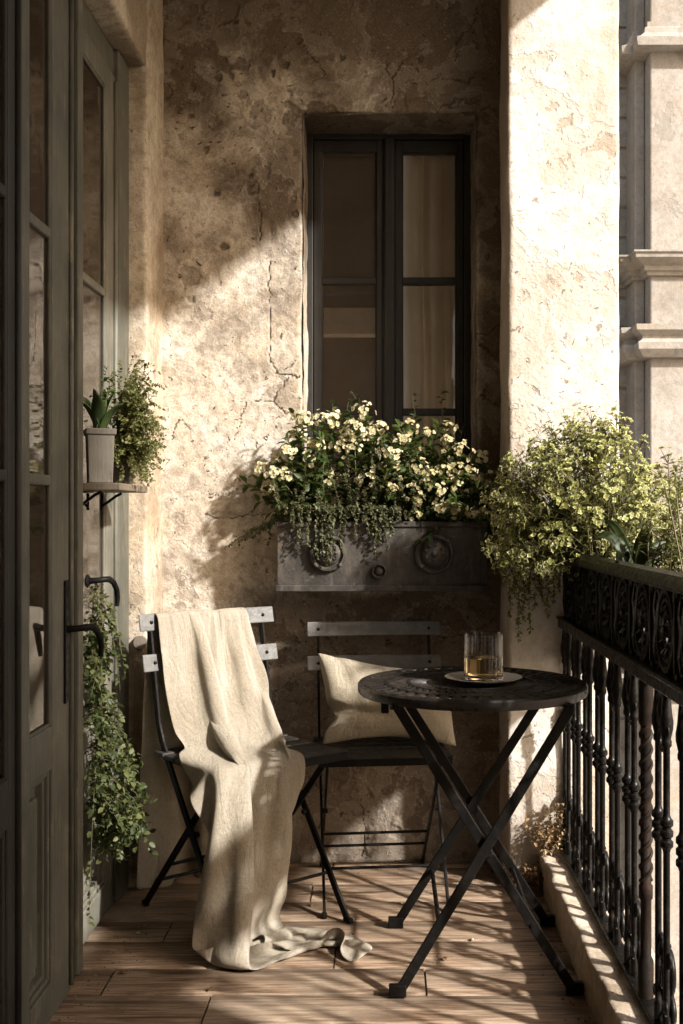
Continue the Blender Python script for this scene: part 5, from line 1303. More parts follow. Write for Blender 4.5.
# ================================================================== LINEN THROW
# resting shape of the draped cloth: 30 lines of 88 points in the chair's frame, in fifths of a millimetre,
# each line its first point followed by the steps to the next ones
THROW = [
    -1017,1151,304,1,-12,124,2,-8,124,2,-6,125,3,-5,125,2,-5,126,3,-4,126,3,-3,126,3,-4,126,4,-3,127,3,-3,128,4,-3,127,3,-2,128,4,-3,128,5,-2,129,4,-3,128,5,-2,129,5,-2,130,5,-2,130,6,
    -2,130,5,-1,131,7,-1,131,6,-1,132,8,-1,131,8,0,133,8,1,134,10,2,135,11,4,136,12,16,141,11,27,144,4,-136,92,-2,-162,-24,-5,-34,-142,-2,-28,-137,0,-28,-132,3,-27,-129,4,-28,-128,7,-1,
    -128,5,-22,-125,4,-30,-124,5,-37,-122,5,-41,-120,5,-46,-117,1,-56,-112,0,-80,-94,25,-102,-65,23,-94,-77,-98,-78,-20,-99,-80,1,-70,-108,-3,-46,-106,-52,0,-102,-75,0,-103,-73,1,-104,
    -71,-25,-102,-66,-104,-66,-29,-49,-87,-69,30,-64,-102,72,2,-101,75,32,-93,67,-7,-105,22,-35,-117,-22,-28,-119,-42,-10,-117,-48,-2,-115,-45,-6,-116,-41,-11,-118,-41,-14,-117,-39,-18,
    -118,-38,-23,-117,-34,-37,-115,-49,-69,-93,-36,-109,-48,55,-106,16,123,-31,15,120,33,2,109,64,9,120,51,13,124,8,-57,21,-47,-108,84,-62,-60,114,-53,7,100,11,68,35,99,63,-12,114,-48,
    -29,89,-83,-9,119,-33,-1,125,0,
    -932,1137,302,2,-2,124,2,-4,125,2,-3,125,2,-2,125,3,-2,125,2,-2,126,3,-1,126,2,-2,127,3,-1,127,3,-1,127,3,-1,127,4,-1,128,3,-1,128,4,-1,128,4,-1,129,4,-2,129,5,-1,130,5,-1,129,5,-2,
    130,6,-1,130,6,-2,132,7,-3,131,7,-2,131,8,-3,132,10,-3,134,10,-4,135,12,0,137,12,10,141,9,25,145,3,-135,95,0,-163,-23,-3,-33,-141,-3,-29,-137,2,-27,-131,3,-27,-129,4,-28,-127,8,-4,
    -128,5,-25,-125,3,-37,-121,5,-41,-121,4,-44,-118,3,-49,-116,2,-54,-113,-2,-59,-111,-15,-75,-101,-44,-101,-53,-45,-117,30,-55,-109,-27,-65,-106,-3,-70,-106,-4,-48,-104,-49,-3,-103,
    -75,1,-103,-70,-14,-103,-68,-93,-75,-40,-28,-86,-81,52,-37,-105,76,21,-97,65,-8,-106,20,-38,-117,-27,-27,-119,-48,-6,-115,-48,-2,-115,-42,-11,-118,-36,-16,-118,-30,-20,-120,-25,-22,
    -120,-19,-24,-121,-7,-21,-122,3,-15,-124,-31,-41,-112,-51,-73,-91,1,-120,-12,116,-33,17,108,67,4,108,71,13,127,9,21,97,67,-39,71,-16,-98,100,-62,-37,111,-58,-11,110,-9,42,72,40,91,
    -13,116,-44,-26,94,-78,-6,124,-2,1,123,-5,
    -850,1111,300,3,0,124,2,0,125,3,-1,125,3,0,125,2,0,126,3,0,125,3,0,126,2,0,127,3,1,126,3,0,127,4,1,128,3,1,127,3,1,128,4,1,129,4,1,128,4,2,129,4,1,129,4,1,130,5,1,129,5,1,131,6,0,
    130,6,-1,131,7,-2,131,7,-4,133,10,-6,133,11,-7,135,12,-6,138,13,6,142,10,20,145,3,-133,97,0,-163,-20,-3,-34,-141,-3,-28,-136,2,-27,-131,4,-27,-129,4,-31,-125,1,-33,-123,3,-31,-122,
    6,-34,-121,5,-38,-120,5,-44,-118,2,-51,-114,-1,-60,-110,-7,-67,-106,-13,-77,-98,-30,-92,-76,-57,-112,-4,-56,-113,0,-63,-110,0,-67,-107,0,-71,-105,-1,-56,-105,-45,-2,-103,-73,-6,
    -102,-69,-75,-85,-55,-2,-78,-92,69,-5,-105,67,-10,-105,15,-41,-119,-34,-25,-119,-50,-4,-115,-45,-9,-117,-35,-18,-119,-27,-22,-121,-19,-23,-121,-13,-23,-123,-7,-21,-123,-1,-19,-123,
    7,-13,-124,9,-13,-123,-36,-42,-109,-28,-43,-100,-27,-72,-90,69,-44,3,111,73,7,118,37,20,123,-9,36,108,65,-14,85,87,-25,107,-63,-21,90,-81,-3,113,-59,-14,114,46,22,0,127,-16,-15,112,
    -49,-7,112,18,5,121,-18,
    -776,1066,299,3,2,124,4,2,124,3,2,125,4,1,125,3,2,126,4,2,126,3,1,125,3,2,127,4,2,126,3,2,127,4,2,127,3,2,128,4,2,128,4,2,128,4,3,128,4,2,129,5,3,129,4,3,129,6,3,130,5,4,130,6,3,
    130,6,5,130,7,4,131,7,4,132,8,2,134,10,-2,134,14,-4,137,18,-2,142,11,2,148,3,-132,102,3,-164,-21,-12,-61,-131,-10,-36,-135,-6,-27,-131,5,-16,-130,9,-20,-128,9,-23,-125,6,-28,-123,6,
    -36,-121,6,-44,-117,2,-54,-115,-1,-62,-109,-6,-67,-106,-11,-74,-102,-17,-80,-95,-26,-90,-83,-52,-109,-24,-58,-113,1,-61,-110,0,-65,-109,0,-69,-107,0,-71,-106,0,-58,-105,-39,-12,
    -102,-71,-42,-94,-72,26,-52,-100,41,-27,-112,29,-37,-118,-34,-22,-120,-48,-10,-117,-36,-20,-120,-24,-24,-121,-16,-24,-123,-8,-23,-124,-4,-20,-124,1,-18,-125,5,-15,-124,9,-10,-124,
    11,-10,-124,-6,-26,-121,-52,-49,-100,-39,-46,-96,4,-31,-121,18,-4,-54,123,43,4,121,21,18,121,-3,42,94,90,-34,100,72,-10,119,13,32,104,-60,35,97,-48,-18,111,-33,-46,39,117,-19,10,
    126,9,-8,108,18,8,119,-26,
    -702,1023,297,3,0,124,3,1,125,2,1,125,3,0,125,3,1,125,3,1,126,3,2,126,3,1,126,3,1,127,3,2,127,3,1,127,3,2,128,3,2,127,4,2,129,4,2,128,4,3,128,4,2,129,4,3,130,5,3,129,5,3,130,5,4,
    130,4,2,130,3,3,130,0,1,132,-5,-2,132,-3,-1,136,1,5,138,-2,23,142,1,30,145,4,-125,105,6,-163,-8,18,-41,-142,22,-28,-135,18,-26,-131,12,-26,-128,10,-27,-126,10,-18,-127,9,-40,-121,7,
    -53,-116,3,-59,-113,-2,-65,-110,-5,-69,-106,-10,-73,-103,-14,-77,-99,-19,-82,-93,-26,-90,-84,-43,-102,-50,-58,-113,-1,-61,-111,0,-63,-110,0,-67,-110,0,-70,-108,0,-72,-108,1,-66,
    -107,-35,-13,-96,-87,5,-64,-109,4,-36,-123,-3,-22,-124,-33,-19,-122,-21,-26,-124,-11,-25,-124,-4,-21,-126,1,-18,-125,4,-15,-126,8,-11,-126,9,-7,-125,10,-6,-125,7,-14,-125,-5,-29,
    -121,-27,-41,-115,-55,-51,-99,-62,-51,-93,-4,-38,-119,45,-1,-72,118,43,-1,116,36,0,119,35,2,108,59,-2,106,58,4,103,54,27,111,33,35,112,-32,31,98,-76,4,78,80,-52,1,121,18,15,122,-22,
    12,114,-45,
    -618,1005,295,2,-1,125,3,-1,124,2,-1,125,2,-1,125,3,-1,126,2,-1,125,2,0,126,2,-1,127,2,-1,126,2,0,127,2,0,127,2,-1,128,3,0,128,2,0,128,2,0,128,2,0,129,3,0,129,2,1,129,3,0,129,2,1,
    130,3,1,131,3,2,130,4,2,131,4,6,131,4,15,134,2,20,134,1,19,136,1,26,141,2,31,145,4,-116,106,8,-157,8,16,-50,-137,19,-28,-138,18,-28,-133,15,-27,-129,12,-26,-128,11,-33,-124,4,-56,
    -115,1,-62,-112,-2,-66,-109,-6,-69,-107,-8,-71,-105,-10,-75,-103,-13,-76,-100,-15,-80,-96,-27,-89,-84,-38,-100,-65,-56,-110,-13,-59,-112,0,-62,-111,0,-66,-111,0,-70,-112,0,-72,-112,
    0,-76,-114,1,-69,-109,-53,-7,-72,-120,2,-35,-136,-4,-18,-135,-4,-19,-132,0,-19,-129,3,-14,-129,6,-9,-127,8,-6,-128,9,-5,-127,9,-8,-126,7,-13,-125,1,-23,-124,-8,-33,-121,-21,-39,
    -118,-34,-44,-112,-50,-49,-103,-66,-55,-91,-20,-42,-117,59,2,-88,117,43,-5,116,40,0,117,40,0,112,54,0,108,58,0,107,59,-3,108,48,18,74,-4,98,108,12,52,94,30,-78,45,98,-47,15,110,-41,
    33,120,1,
    -533,1020,294,2,-2,124,3,-3,125,2,-2,125,3,-3,125,2,-2,125,2,-2,126,3,-2,126,2,-2,126,2,-3,127,2,-2,127,2,-2,127,2,-2,127,2,-2,128,2,-2,128,2,-2,128,2,-2,129,1,-2,129,2,-2,129,2,-2,
    129,2,-3,130,2,-1,130,2,-1,131,1,1,131,3,6,133,3,22,132,5,28,133,4,28,136,2,30,140,3,30,145,4,-105,108,11,-149,19,13,-66,-131,16,-27,-138,18,-27,-133,17,-26,-131,11,-46,-123,-5,-63,
    -113,-5,-65,-110,-6,-67,-109,-7,-68,-107,-8,-70,-106,-8,-72,-104,-8,-73,-104,-8,-75,-102,-9,-76,-100,-13,-80,-97,-35,-95,-78,-55,-111,-21,-59,-113,0,-62,-112,0,-65,-112,0,-69,-113,
    0,-72,-115,0,-74,-119,0,-76,-124,7,-38,-98,-134,13,-4,-153,13,2,-144,6,-7,-137,4,-7,-133,6,-6,-129,7,-7,-128,7,-10,-128,6,-17,-126,2,-22,-125,-4,-29,-123,-12,-34,-121,-20,-40,-118,
    -29,-42,-115,-34,-44,-113,-44,-47,-107,-62,-55,-94,-24,-43,-113,57,1,-102,115,42,-9,117,42,-1,117,42,0,113,52,0,109,58,1,110,57,0,110,53,2,92,45,69,72,25,97,92,44,-69,74,65,-67,39,
    119,-1,45,110,-28,
    -461,1067,293,3,-3,125,2,-3,124,3,-3,125,3,-3,125,2,-3,126,3,-3,125,2,-2,126,3,-3,126,2,-3,127,3,-3,127,2,-3,127,2,-3,127,3,-3,128,2,-3,128,2,-3,128,3,-3,129,2,-4,129,3,-3,129,2,-4,
    129,2,-3,129,2,-4,131,3,-2,130,3,-2,130,3,1,132,6,9,134,5,22,133,5,27,136,4,30,139,2,31,144,6,-93,109,13,-143,24,11,-80,-119,10,-30,-138,7,-41,-129,-5,-60,-118,-15,-66,-112,-10,-64,
    -110,-8,-66,-109,-9,-67,-108,-9,-69,-106,-8,-69,-106,-9,-72,-103,-9,-72,-103,-9,-75,-101,-7,-76,-101,1,-76,-99,2,-80,-99,-44,-104,-51,-58,-113,3,-61,-112,0,-65,-112,0,-68,-114,0,
    -72,-115,0,-70,-121,0,-63,-137,-9,-30,-46,-124,0,-3,-146,8,-3,-140,5,-10,-136,3,-14,-132,2,-17,-128,1,-20,-126,-3,-23,-125,-6,-26,-124,-11,-30,-122,-19,-34,-119,-25,-36,-117,-31,
    -38,-114,-31,-41,-113,-33,-44,-111,-25,-48,-111,-42,-51,-105,-15,-42,-115,50,-2,-110,114,42,-19,114,46,13,114,50,10,114,52,0,113,51,-7,111,52,-13,112,52,0,98,48,60,81,36,87,98,77,
    -3,79,77,-54,46,113,-20,51,90,-71,
    -414,1139,294,2,-3,124,3,-3,125,3,-3,125,2,-3,125,3,-3,125,2,-3,126,3,-3,126,2,-3,126,3,-2,127,2,-3,127,3,-3,127,2,-4,127,3,-3,128,3,-3,128,2,-4,128,3,-3,128,2,-4,129,3,-3,129,2,-4,
    129,1,-3,129,2,-3,130,-1,-2,130,-1,-1,130,-4,1,131,-6,3,132,-7,5,133,-10,12,136,-5,12,142,3,15,146,7,-94,109,14,-142,23,13,-92,-110,20,-65,-120,6,-65,-114,0,-63,-115,-2,-62,-112,-5,
    -64,-110,-6,-65,-109,-5,-66,-108,-6,-67,-107,-5,-69,-106,-6,-70,-104,-6,-71,-104,-6,-72,-102,-5,-72,-102,-13,-83,-92,-1,-82,-92,1,-82,-93,-56,-113,-10,-61,-112,1,-64,-111,0,-69,
    -113,0,-69,-114,0,-65,-118,0,-54,-120,-29,-28,-32,-126,-8,-19,-133,-3,-23,-132,-5,-24,-130,-7,-24,-127,-7,-24,-126,-9,-25,-124,-12,-26,-123,-13,-28,-121,-17,-30,-120,-19,-32,-118,
    -20,-34,-117,-22,-36,-116,-27,-42,-112,-17,-32,-118,-44,-58,-98,-26,-47,-112,-10,-41,-118,41,-7,-116,111,42,-18,114,47,-12,113,52,1,109,54,15,112,44,-16,113,51,0,111,51,19,88,51,70,
    111,49,33,88,87,-20,74,96,-28,62,101,-34,74,89,-39,
    -376,1216,295,1,-2,124,1,-2,125,1,-3,125,1,-2,125,2,-3,125,1,-2,126,1,-3,126,2,-2,126,1,-3,127,2,-3,127,1,-2,127,2,-3,127,2,-3,128,2,-4,128,2,-3,128,2,-3,129,2,-4,129,2,-3,128,1,-4,
    129,0,-3,130,-1,-4,129,0,-4,129,0,-4,130,3,-4,130,6,-5,132,7,-8,133,5,-13,137,2,-7,141,3,8,145,10,-87,109,16,-139,25,11,-105,-99,12,-88,-106,4,-77,-110,0,-69,-113,-3,-65,-113,-4,
    -64,-111,-4,-63,-110,-4,-64,-109,-4,-65,-108,-4,-67,-107,-4,-69,-105,-6,-70,-104,-6,-73,-103,-9,-64,-106,0,-62,-110,1,-84,-89,-19,-112,-57,-48,-114,-36,-58,-113,-12,-64,-111,-3,-68,
    -111,1,-67,-111,1,-61,-117,0,-49,-99,-47,-30,-42,-123,-16,-35,-125,-11,-33,-125,-10,-29,-126,-11,-28,-125,-11,-26,-124,-11,-26,-123,-11,-27,-123,-13,-27,-122,-14,-28,-120,-15,-30,
    -120,-17,-31,-118,-20,-33,-116,-21,-34,-116,-26,-41,-113,-27,-23,-118,-23,-39,-103,-19,-73,-99,13,-36,-123,106,41,5,111,44,-36,112,52,-5,107,54,29,108,45,-21,113,48,-3,98,54,49,104,
    60,12,92,82,-23,73,95,-22,88,85,-18,93,82,-6,93,83,3,
    -312,1273,296,0,-1,124,0,-2,125,1,-1,125,0,-2,125,0,-1,125,0,-2,126,0,-1,126,0,-2,126,1,-1,127,0,-2,127,0,-2,127,1,-2,127,0,-2,128,1,-2,128,0,-3,128,1,-3,129,1,-3,129,1,-3,129,2,-3,
    129,2,-4,129,2,-5,130,4,-8,130,5,-11,129,8,-15,130,10,-19,130,9,-20,132,8,-20,134,9,-17,138,4,-2,143,13,-66,113,16,-142,27,10,-120,-84,16,-82,-113,3,-72,-116,-2,-68,-115,-3,-65,
    -114,-4,-63,-113,-4,-62,-111,-4,-64,-111,-4,-64,-109,-4,-65,-108,-5,-67,-106,-8,-67,-107,-21,-54,-112,-3,-57,-116,9,-110,-64,-30,-117,-44,-45,-111,-40,-47,-111,-36,-48,-114,-29,-44,
    -116,-17,-50,-116,-17,-60,-111,-19,-53,-113,-9,-51,-103,-53,-40,-49,-115,-11,-21,-127,-10,-29,-125,-10,-29,-124,-11,-26,-126,-10,-25,-124,-11,-24,-124,-11,-24,-124,-11,-25,-122,-14,
    -24,-122,-15,-26,-122,-17,-26,-120,-19,-27,-120,-23,-28,-118,-34,-17,-118,-16,-40,-113,-24,-44,-109,-48,-43,-103,-14,-44,-111,108,-39,-12,120,13,-5,113,56,-3,103,56,43,108,56,7,107,
    39,-45,102,70,-1,99,73,-2,92,79,-3,95,80,-1,93,81,1,92,83,0,94,81,0,
    -228,1292,296,0,0,124,0,-1,125,-1,0,125,0,-1,125,0,-1,125,0,0,126,0,-1,126,-1,0,126,0,-1,127,0,-1,127,0,0,127,0,-1,128,0,-1,127,0,-1,129,0,-1,128,0,-2,128,0,-1,129,0,-2,129,1,-1,
    129,0,-2,130,1,-3,130,1,-4,130,0,-5,131,0,-8,131,-1,-11,131,-1,-15,132,2,-18,133,10,-22,136,30,-37,135,23,-86,109,2,-146,34,-6,-114,-88,-8,-43,-135,3,-67,-120,2,-65,-117,1,-63,-115,
    0,-62,-114,-2,-63,-112,-2,-63,-111,-3,-65,-110,-4,-66,-109,-5,-67,-107,-3,-70,-105,-3,-78,-100,-28,-110,-50,-51,-110,-36,-47,-107,-46,-47,-108,-40,-46,-109,-35,-47,-111,-29,-46,
    -113,-22,-46,-114,-17,-41,-118,-11,-49,-116,-23,-31,-59,-114,25,-41,-126,2,-32,-125,-7,-33,-124,-10,-30,-125,-11,-27,-125,-11,-24,-125,-11,-23,-124,-12,-22,-125,-13,-22,-124,-15,
    -22,-123,-17,-22,-123,-20,-23,-122,-23,-23,-121,-27,-24,-120,-27,-26,-119,-35,-27,-117,-58,-30,-106,-75,-37,-92,32,-44,-106,109,-50,4,111,-43,49,124,-20,-23,114,41,15,104,64,32,109,
    54,-31,106,57,-31,103,70,-21,97,79,-2,93,82,4,94,81,0,92,83,-5,95,79,-1,
    -148,1262,296,0,0,124,0,0,125,0,0,125,0,0,125,0,0,125,0,0,126,0,0,126,0,0,127,0,0,126,0,0,127,0,-1,127,0,0,128,0,0,127,0,0,128,0,0,129,0,0,128,1,0,129,0,-1,129,1,0,129,1,0,130,1,-1,
    130,1,-1,130,0,-3,131,0,-3,131,-2,-7,131,-5,-13,131,-13,-34,125,-22,-49,123,-27,-29,134,-29,-42,124,-16,-151,41,-14,-130,-79,8,-58,-137,5,-36,-133,7,-46,-126,8,-53,-120,7,-55,-117,
    4,-57,-115,2,-59,-113,0,-62,-111,-3,-65,-110,-8,-70,-106,-12,-76,-101,-21,-90,-86,-36,-112,-40,-44,-114,-26,-44,-109,-41,-47,-109,-38,-46,-109,-34,-47,-111,-27,-47,-113,-21,-45,
    -114,-19,-42,-117,-21,-11,-102,-76,12,-107,-58,-3,-7,-137,-5,-9,-133,3,-18,-129,6,-21,-128,1,-22,-126,-3,-23,-125,-6,-23,-124,-10,-22,-125,-12,-22,-124,-14,-22,-123,-18,-23,-124,
    -21,-22,-122,-26,-23,-122,-30,-24,-120,-38,-24,-117,-50,-26,-112,-73,-33,-97,-47,-35,-109,65,-47,-89,112,-53,-4,112,-44,34,114,-51,6,118,-40,-3,118,26,44,109,66,14,104,69,-18,100,
    75,-16,103,71,-15,100,72,-16,91,78,-29,96,80,-3,96,79,0,
    -96,1193,296,0,1,124,0,0,125,0,0,125,0,0,125,0,0,126,0,1,125,0,0,126,0,0,127,0,-1,126,0,0,127,-1,0,127,0,0,128,0,0,128,0,0,128,0,0,128,1,0,128,0,0,129,0,0,129,1,0,129,1,0,130,2,0,
    130,1,-1,130,3,0,130,2,-1,131,3,-2,132,2,-3,132,-7,-7,135,-30,-24,134,-35,-42,136,-22,-62,117,-22,-147,28,-22,-103,-108,-57,-20,-135,-41,-51,-125,-7,-50,-128,4,-48,-123,5,-57,-115,
    2,-59,-113,1,-61,-110,-1,-64,-107,-5,-68,-106,-8,-71,-101,-13,-78,-96,-18,-79,-91,-33,-109,-48,-43,-108,-37,-39,-107,-48,-46,-108,-37,-47,-109,-34,-46,-112,-30,-46,-114,-26,-46,
    -117,-24,-41,-122,-22,-12,-132,-22,-5,-103,-73,-6,-12,-139,-6,-11,-134,9,-7,-132,11,-6,-129,7,-7,-126,5,-10,-126,3,-13,-125,-1,-15,-124,-4,-17,-125,-9,-19,-124,-13,-19,-123,-17,-21,
    -123,-22,-21,-121,-28,-23,-121,-36,-23,-117,-57,-28,-108,-64,-30,-103,-13,-35,-117,83,-51,-72,111,-56,1,113,-53,5,113,-50,-5,117,-43,-7,121,-36,16,119,6,44,110,59,25,96,83,-7,97,78,
    -13,100,69,-30,98,75,-19,99,74,-3,99,72,-8,
    -87,1108,296,0,0,125,0,1,124,0,0,125,0,0,125,0,0,126,0,1,126,-1,0,126,0,0,126,-1,0,127,0,0,126,-1,0,127,-1,-1,128,-1,0,128,-1,0,128,-1,0,128,-2,0,128,-1,0,129,-1,0,129,-2,1,129,-1,
    0,130,-2,0,130,-1,1,130,-1,0,130,-1,1,131,1,0,133,3,-2,134,10,-2,135,16,-3,140,1,14,146,-15,-102,107,-22,-150,20,-30,-84,-134,-63,-41,-133,-41,-2,-134,-34,-21,-128,-25,-31,-126,-19,
    -43,-121,-13,-60,-112,-13,-66,-108,-14,-70,-104,-15,-75,-101,-16,-78,-96,-21,-83,-89,-25,-87,-82,-24,-100,-67,-28,-105,-57,-33,-107,-53,-37,-110,-46,-39,-112,-40,-42,-115,-36,-33,
    -123,-27,-22,-130,-7,-21,-132,-6,-23,-135,-1,-15,-107,-60,-12,-6,-143,-12,-4,-135,-22,32,-124,-2,3,-130,1,-8,-126,0,-11,-126,1,-13,-124,-2,-14,-124,-3,-15,-123,-6,-16,-123,-10,-17,
    -123,-13,-17,-122,-18,-18,-122,-22,-19,-120,-20,-16,-122,-54,-26,-108,-37,-25,-116,13,-39,-117,88,-59,-36,112,-57,20,109,-56,-22,115,-42,-16,116,-39,-2,117,-36,0,118,-33,1,121,-15,
    9,103,64,0,75,101,-10,94,78,29,109,52,36,110,55,-28,106,56,-36,
    -82,1022,297,-1,1,124,-1,0,125,0,0,124,-1,1,126,0,0,125,-1,0,126,-1,0,126,-1,0,126,-1,0,127,-1,0,127,-1,0,127,-2,0,127,-2,0,128,-1,0,128,-2,0,128,-3,0,129,-2,1,129,-3,0,129,-3,0,
    129,-4,1,130,-4,1,130,-4,2,130,-6,2,131,-6,3,131,-8,6,134,-4,11,136,6,11,139,12,28,142,8,31,143,-7,-120,103,-12,-163,0,-10,-42,-141,-2,-27,-138,-21,-29,-130,-27,-27,-126,-25,-26,
    -126,-25,-19,-126,-24,-44,-119,-24,-59,-114,-24,-66,-110,-25,-72,-105,-25,-78,-99,-25,-87,-93,-26,-95,-84,-27,-103,-73,-27,-109,-62,-28,-113,-55,-28,-117,-46,-27,-121,-35,-21,-128,
    -11,-20,-130,2,-19,-133,0,-19,-135,0,-20,-138,-1,-16,-96,-80,-17,1,-143,-16,4,-138,-27,65,-111,-22,26,-126,-17,2,-128,-15,-6,-126,-13,-10,-125,-11,-14,-124,-11,-15,-123,-12,-17,
    -123,-14,-17,-122,-15,-18,-122,-18,-18,-121,-17,-17,-121,-29,-18,-117,-30,-21,-118,-8,-27,-120,30,-45,-111,87,-64,-27,98,-70,-21,112,-43,10,115,-34,-7,115,-38,0,116,-35,0,108,-38,
    26,109,-38,17,118,-3,20,105,57,-33,94,69,-33,104,51,40,111,49,14,102,51,-51,
    -36,949,297,-1,1,125,-1,0,124,-1,0,125,-1,0,125,-1,0,126,-2,0,125,-1,0,126,-1,0,127,-1,0,126,-2,0,127,-1,0,128,-2,0,127,-2,0,128,-1,0,128,-2,0,128,-2,1,129,-2,0,130,-2,1,129,-3,1,
    129,-2,2,130,-3,2,131,-2,2,131,-2,5,131,-1,15,132,2,24,132,9,28,134,13,29,136,15,30,141,6,31,147,-5,-129,105,-10,-165,-17,-13,-34,-140,-14,-28,-137,-21,-27,-131,-23,-25,-128,-20,
    -27,-126,-29,-40,-121,-26,-47,-116,-23,-54,-116,-23,-60,-112,-24,-68,-109,-25,-76,-102,-26,-84,-96,-27,-94,-87,-27,-103,-76,-27,-109,-64,-28,-115,-53,-27,-120,-38,-25,-124,-23,-22,
    -128,-2,-22,-130,0,-20,-133,0,-20,-136,0,-18,-138,-2,-17,-86,-97,-19,4,-140,-17,10,-135,-21,63,-115,-22,29,-125,-20,17,-126,-20,9,-125,-21,3,-125,-21,-3,-125,-21,-7,-124,-20,-11,
    -123,-21,-14,-122,-21,-15,-122,-23,-16,-120,-26,-16,-120,-23,-20,-119,-13,-24,-120,21,-46,-106,35,-49,-101,60,-52,-56,99,-67,11,98,-47,54,118,-28,-30,109,-28,-34,117,-34,2,108,-37,
    31,108,-46,-4,105,-64,31,119,-12,-7,104,68,-14,101,47,-39,114,36,26,108,46,-21,
    41,913,298,-1,0,124,-1,0,125,-1,0,125,-2,0,125,-1,0,125,-1,0,126,-1,0,126,-2,-1,127,-1,1,127,-2,0,127,-1,0,127,-2,0,127,-1,1,129,-2,0,128,-1,1,128,-2,1,129,-2,2,129,-2,2,130,-1,3,
    129,-2,3,131,-3,4,130,-2,7,131,-1,11,130,1,29,130,2,32,130,6,29,132,8,30,135,14,27,142,3,25,150,-5,-129,108,-8,-166,-24,-15,-36,-140,-18,-34,-135,-22,-46,-126,-36,-50,-118,-39,-42,
    -116,-19,-39,-120,-17,-44,-119,-17,-49,-116,-17,-54,-114,-19,-61,-110,-21,-71,-104,-23,-79,-97,-24,-89,-89,-26,-98,-78,-26,-105,-67,-26,-111,-56,-26,-117,-45,-26,-124,-20,-24,-126,
    -1,-22,-129,0,-21,-133,0,-19,-135,0,-18,-136,-2,-16,-76,-110,-20,4,-138,-18,15,-131,-19,44,-124,-23,20,-126,-19,17,-125,-20,16,-125,-19,13,-125,-22,9,-124,-22,5,-124,-24,-1,-124,
    -25,-4,-123,-25,-9,-122,-26,-11,-121,-26,-16,-119,-19,-23,-118,-20,-11,-115,22,-42,-108,7,-34,-107,72,-71,-26,95,-69,2,75,-102,-7,103,38,16,125,-18,-6,116,-41,-6,113,-38,20,107,-54,
    30,103,-52,37,108,-53,18,122,-17,-27,94,17,-79,117,42,-7,117,39,2,
    126,928,299,-1,0,124,-2,0,125,-1,0,125,-1,0,125,-2,0,125,-1,0,126,-1,1,126,-2,0,127,-1,0,127,-2,1,127,-2,1,127,-1,1,128,-2,1,128,-2,1,128,-2,1,128,-2,2,129,-1,2,130,-2,2,129,-2,3,
    130,-2,3,130,-1,5,130,-3,7,130,-3,10,130,-4,17,130,-7,27,132,-10,32,132,-10,34,136,-13,26,142,-5,16,148,-4,-127,106,-8,-164,-13,-16,-54,-137,-8,-60,-128,-10,-52,-124,-12,-46,-124,
    -15,-41,-124,-16,-41,-120,-17,-44,-117,-16,-48,-116,-17,-54,-113,-18,-59,-109,-19,-68,-105,-20,-75,-98,-22,-85,-90,-24,-95,-81,-25,-102,-69,-26,-110,-57,-26,-115,-46,-26,-121,-22,
    -25,-126,-1,-23,-129,0,-21,-131,0,-18,-133,0,-18,-134,-3,-16,-66,-120,-20,4,-137,-21,7,-132,-22,19,-129,-23,15,-127,-21,14,-125,-20,15,-125,-19,15,-124,-19,14,-124,-20,12,-124,-21,
    8,-124,-23,4,-123,-25,1,-123,-25,-3,-122,-27,-7,-120,-31,-19,-119,-30,23,-115,-11,-18,-120,19,-58,-96,58,-102,55,61,-99,32,77,-101,0,117,-8,-10,122,21,14,119,-31,-20,109,-38,-48,
    120,-19,-30,120,-35,13,103,-59,20,94,-67,42,116,-9,-14,118,10,-27,115,15,-40,
    191,985,300,-2,0,124,-2,0,125,-1,0,124,-2,1,126,-2,0,125,-2,1,126,-2,0,126,-2,1,126,-2,1,127,-2,1,127,-2,1,128,-3,2,127,-2,1,128,-2,2,129,-3,2,128,-2,1,129,-1,2,129,-2,2,129,-1,2,
    130,0,1,130,1,1,130,2,1,130,1,1,131,1,0,133,-4,6,135,-10,20,134,-9,26,136,-4,29,140,-3,31,144,-4,-132,104,-7,-165,-26,-22,-32,-139,-29,-31,-135,-14,-46,-126,-8,-47,-124,-10,-48,
    -122,-13,-48,-119,-13,-51,-118,-14,-55,-115,-15,-60,-112,-16,-67,-107,-18,-75,-102,-20,-83,-95,-22,-91,-87,-24,-97,-78,-25,-103,-69,-27,-109,-59,-26,-117,-44,-27,-122,-18,-26,-125,
    0,-23,-128,0,-20,-131,0,-17,-133,0,-19,-133,-5,-15,-50,-130,-22,3,-138,-23,15,-131,-22,26,-128,-20,4,-129,-21,3,-127,-21,5,-125,-21,5,-125,-22,6,-124,-22,7,-124,-22,6,-123,-22,6,
    -123,-22,4,-123,-24,3,-122,-26,-4,-122,-26,2,-122,-32,50,-109,-18,7,-121,23,-70,-92,52,-105,41,55,-88,72,51,-109,40,76,-98,-12,124,2,-8,122,-5,-8,120,-20,-25,107,-35,-53,92,-50,-52,
    117,-46,2,101,-57,41,114,-35,25,116,4,-44,121,-4,-21,
    222,1065,300,-3,0,124,-2,1,125,-3,0,125,-2,1,125,-3,1,125,-2,0,126,-3,1,126,-3,1,126,-3,1,127,-4,2,127,-3,1,127,-3,2,128,-3,1,128,-3,2,128,-3,2,128,-3,2,129,-3,2,130,-3,2,129,-2,2,
    129,-2,1,131,-2,2,130,0,1,131,-1,0,131,0,0,132,1,-1,133,0,-2,134,-8,2,137,-9,15,141,-2,15,147,-3,-131,100,-6,-165,-21,-4,-61,-137,1,-36,-138,-10,-20,-134,-11,-26,-130,-7,-39,-125,
    -7,-51,-119,-9,-59,-116,-12,-64,-111,-14,-71,-108,-16,-75,-104,-19,-80,-98,-20,-86,-93,-22,-91,-87,-23,-96,-80,-25,-101,-71,-27,-108,-59,-26,-116,-41,-31,-123,-10,-27,-125,-2,-20,
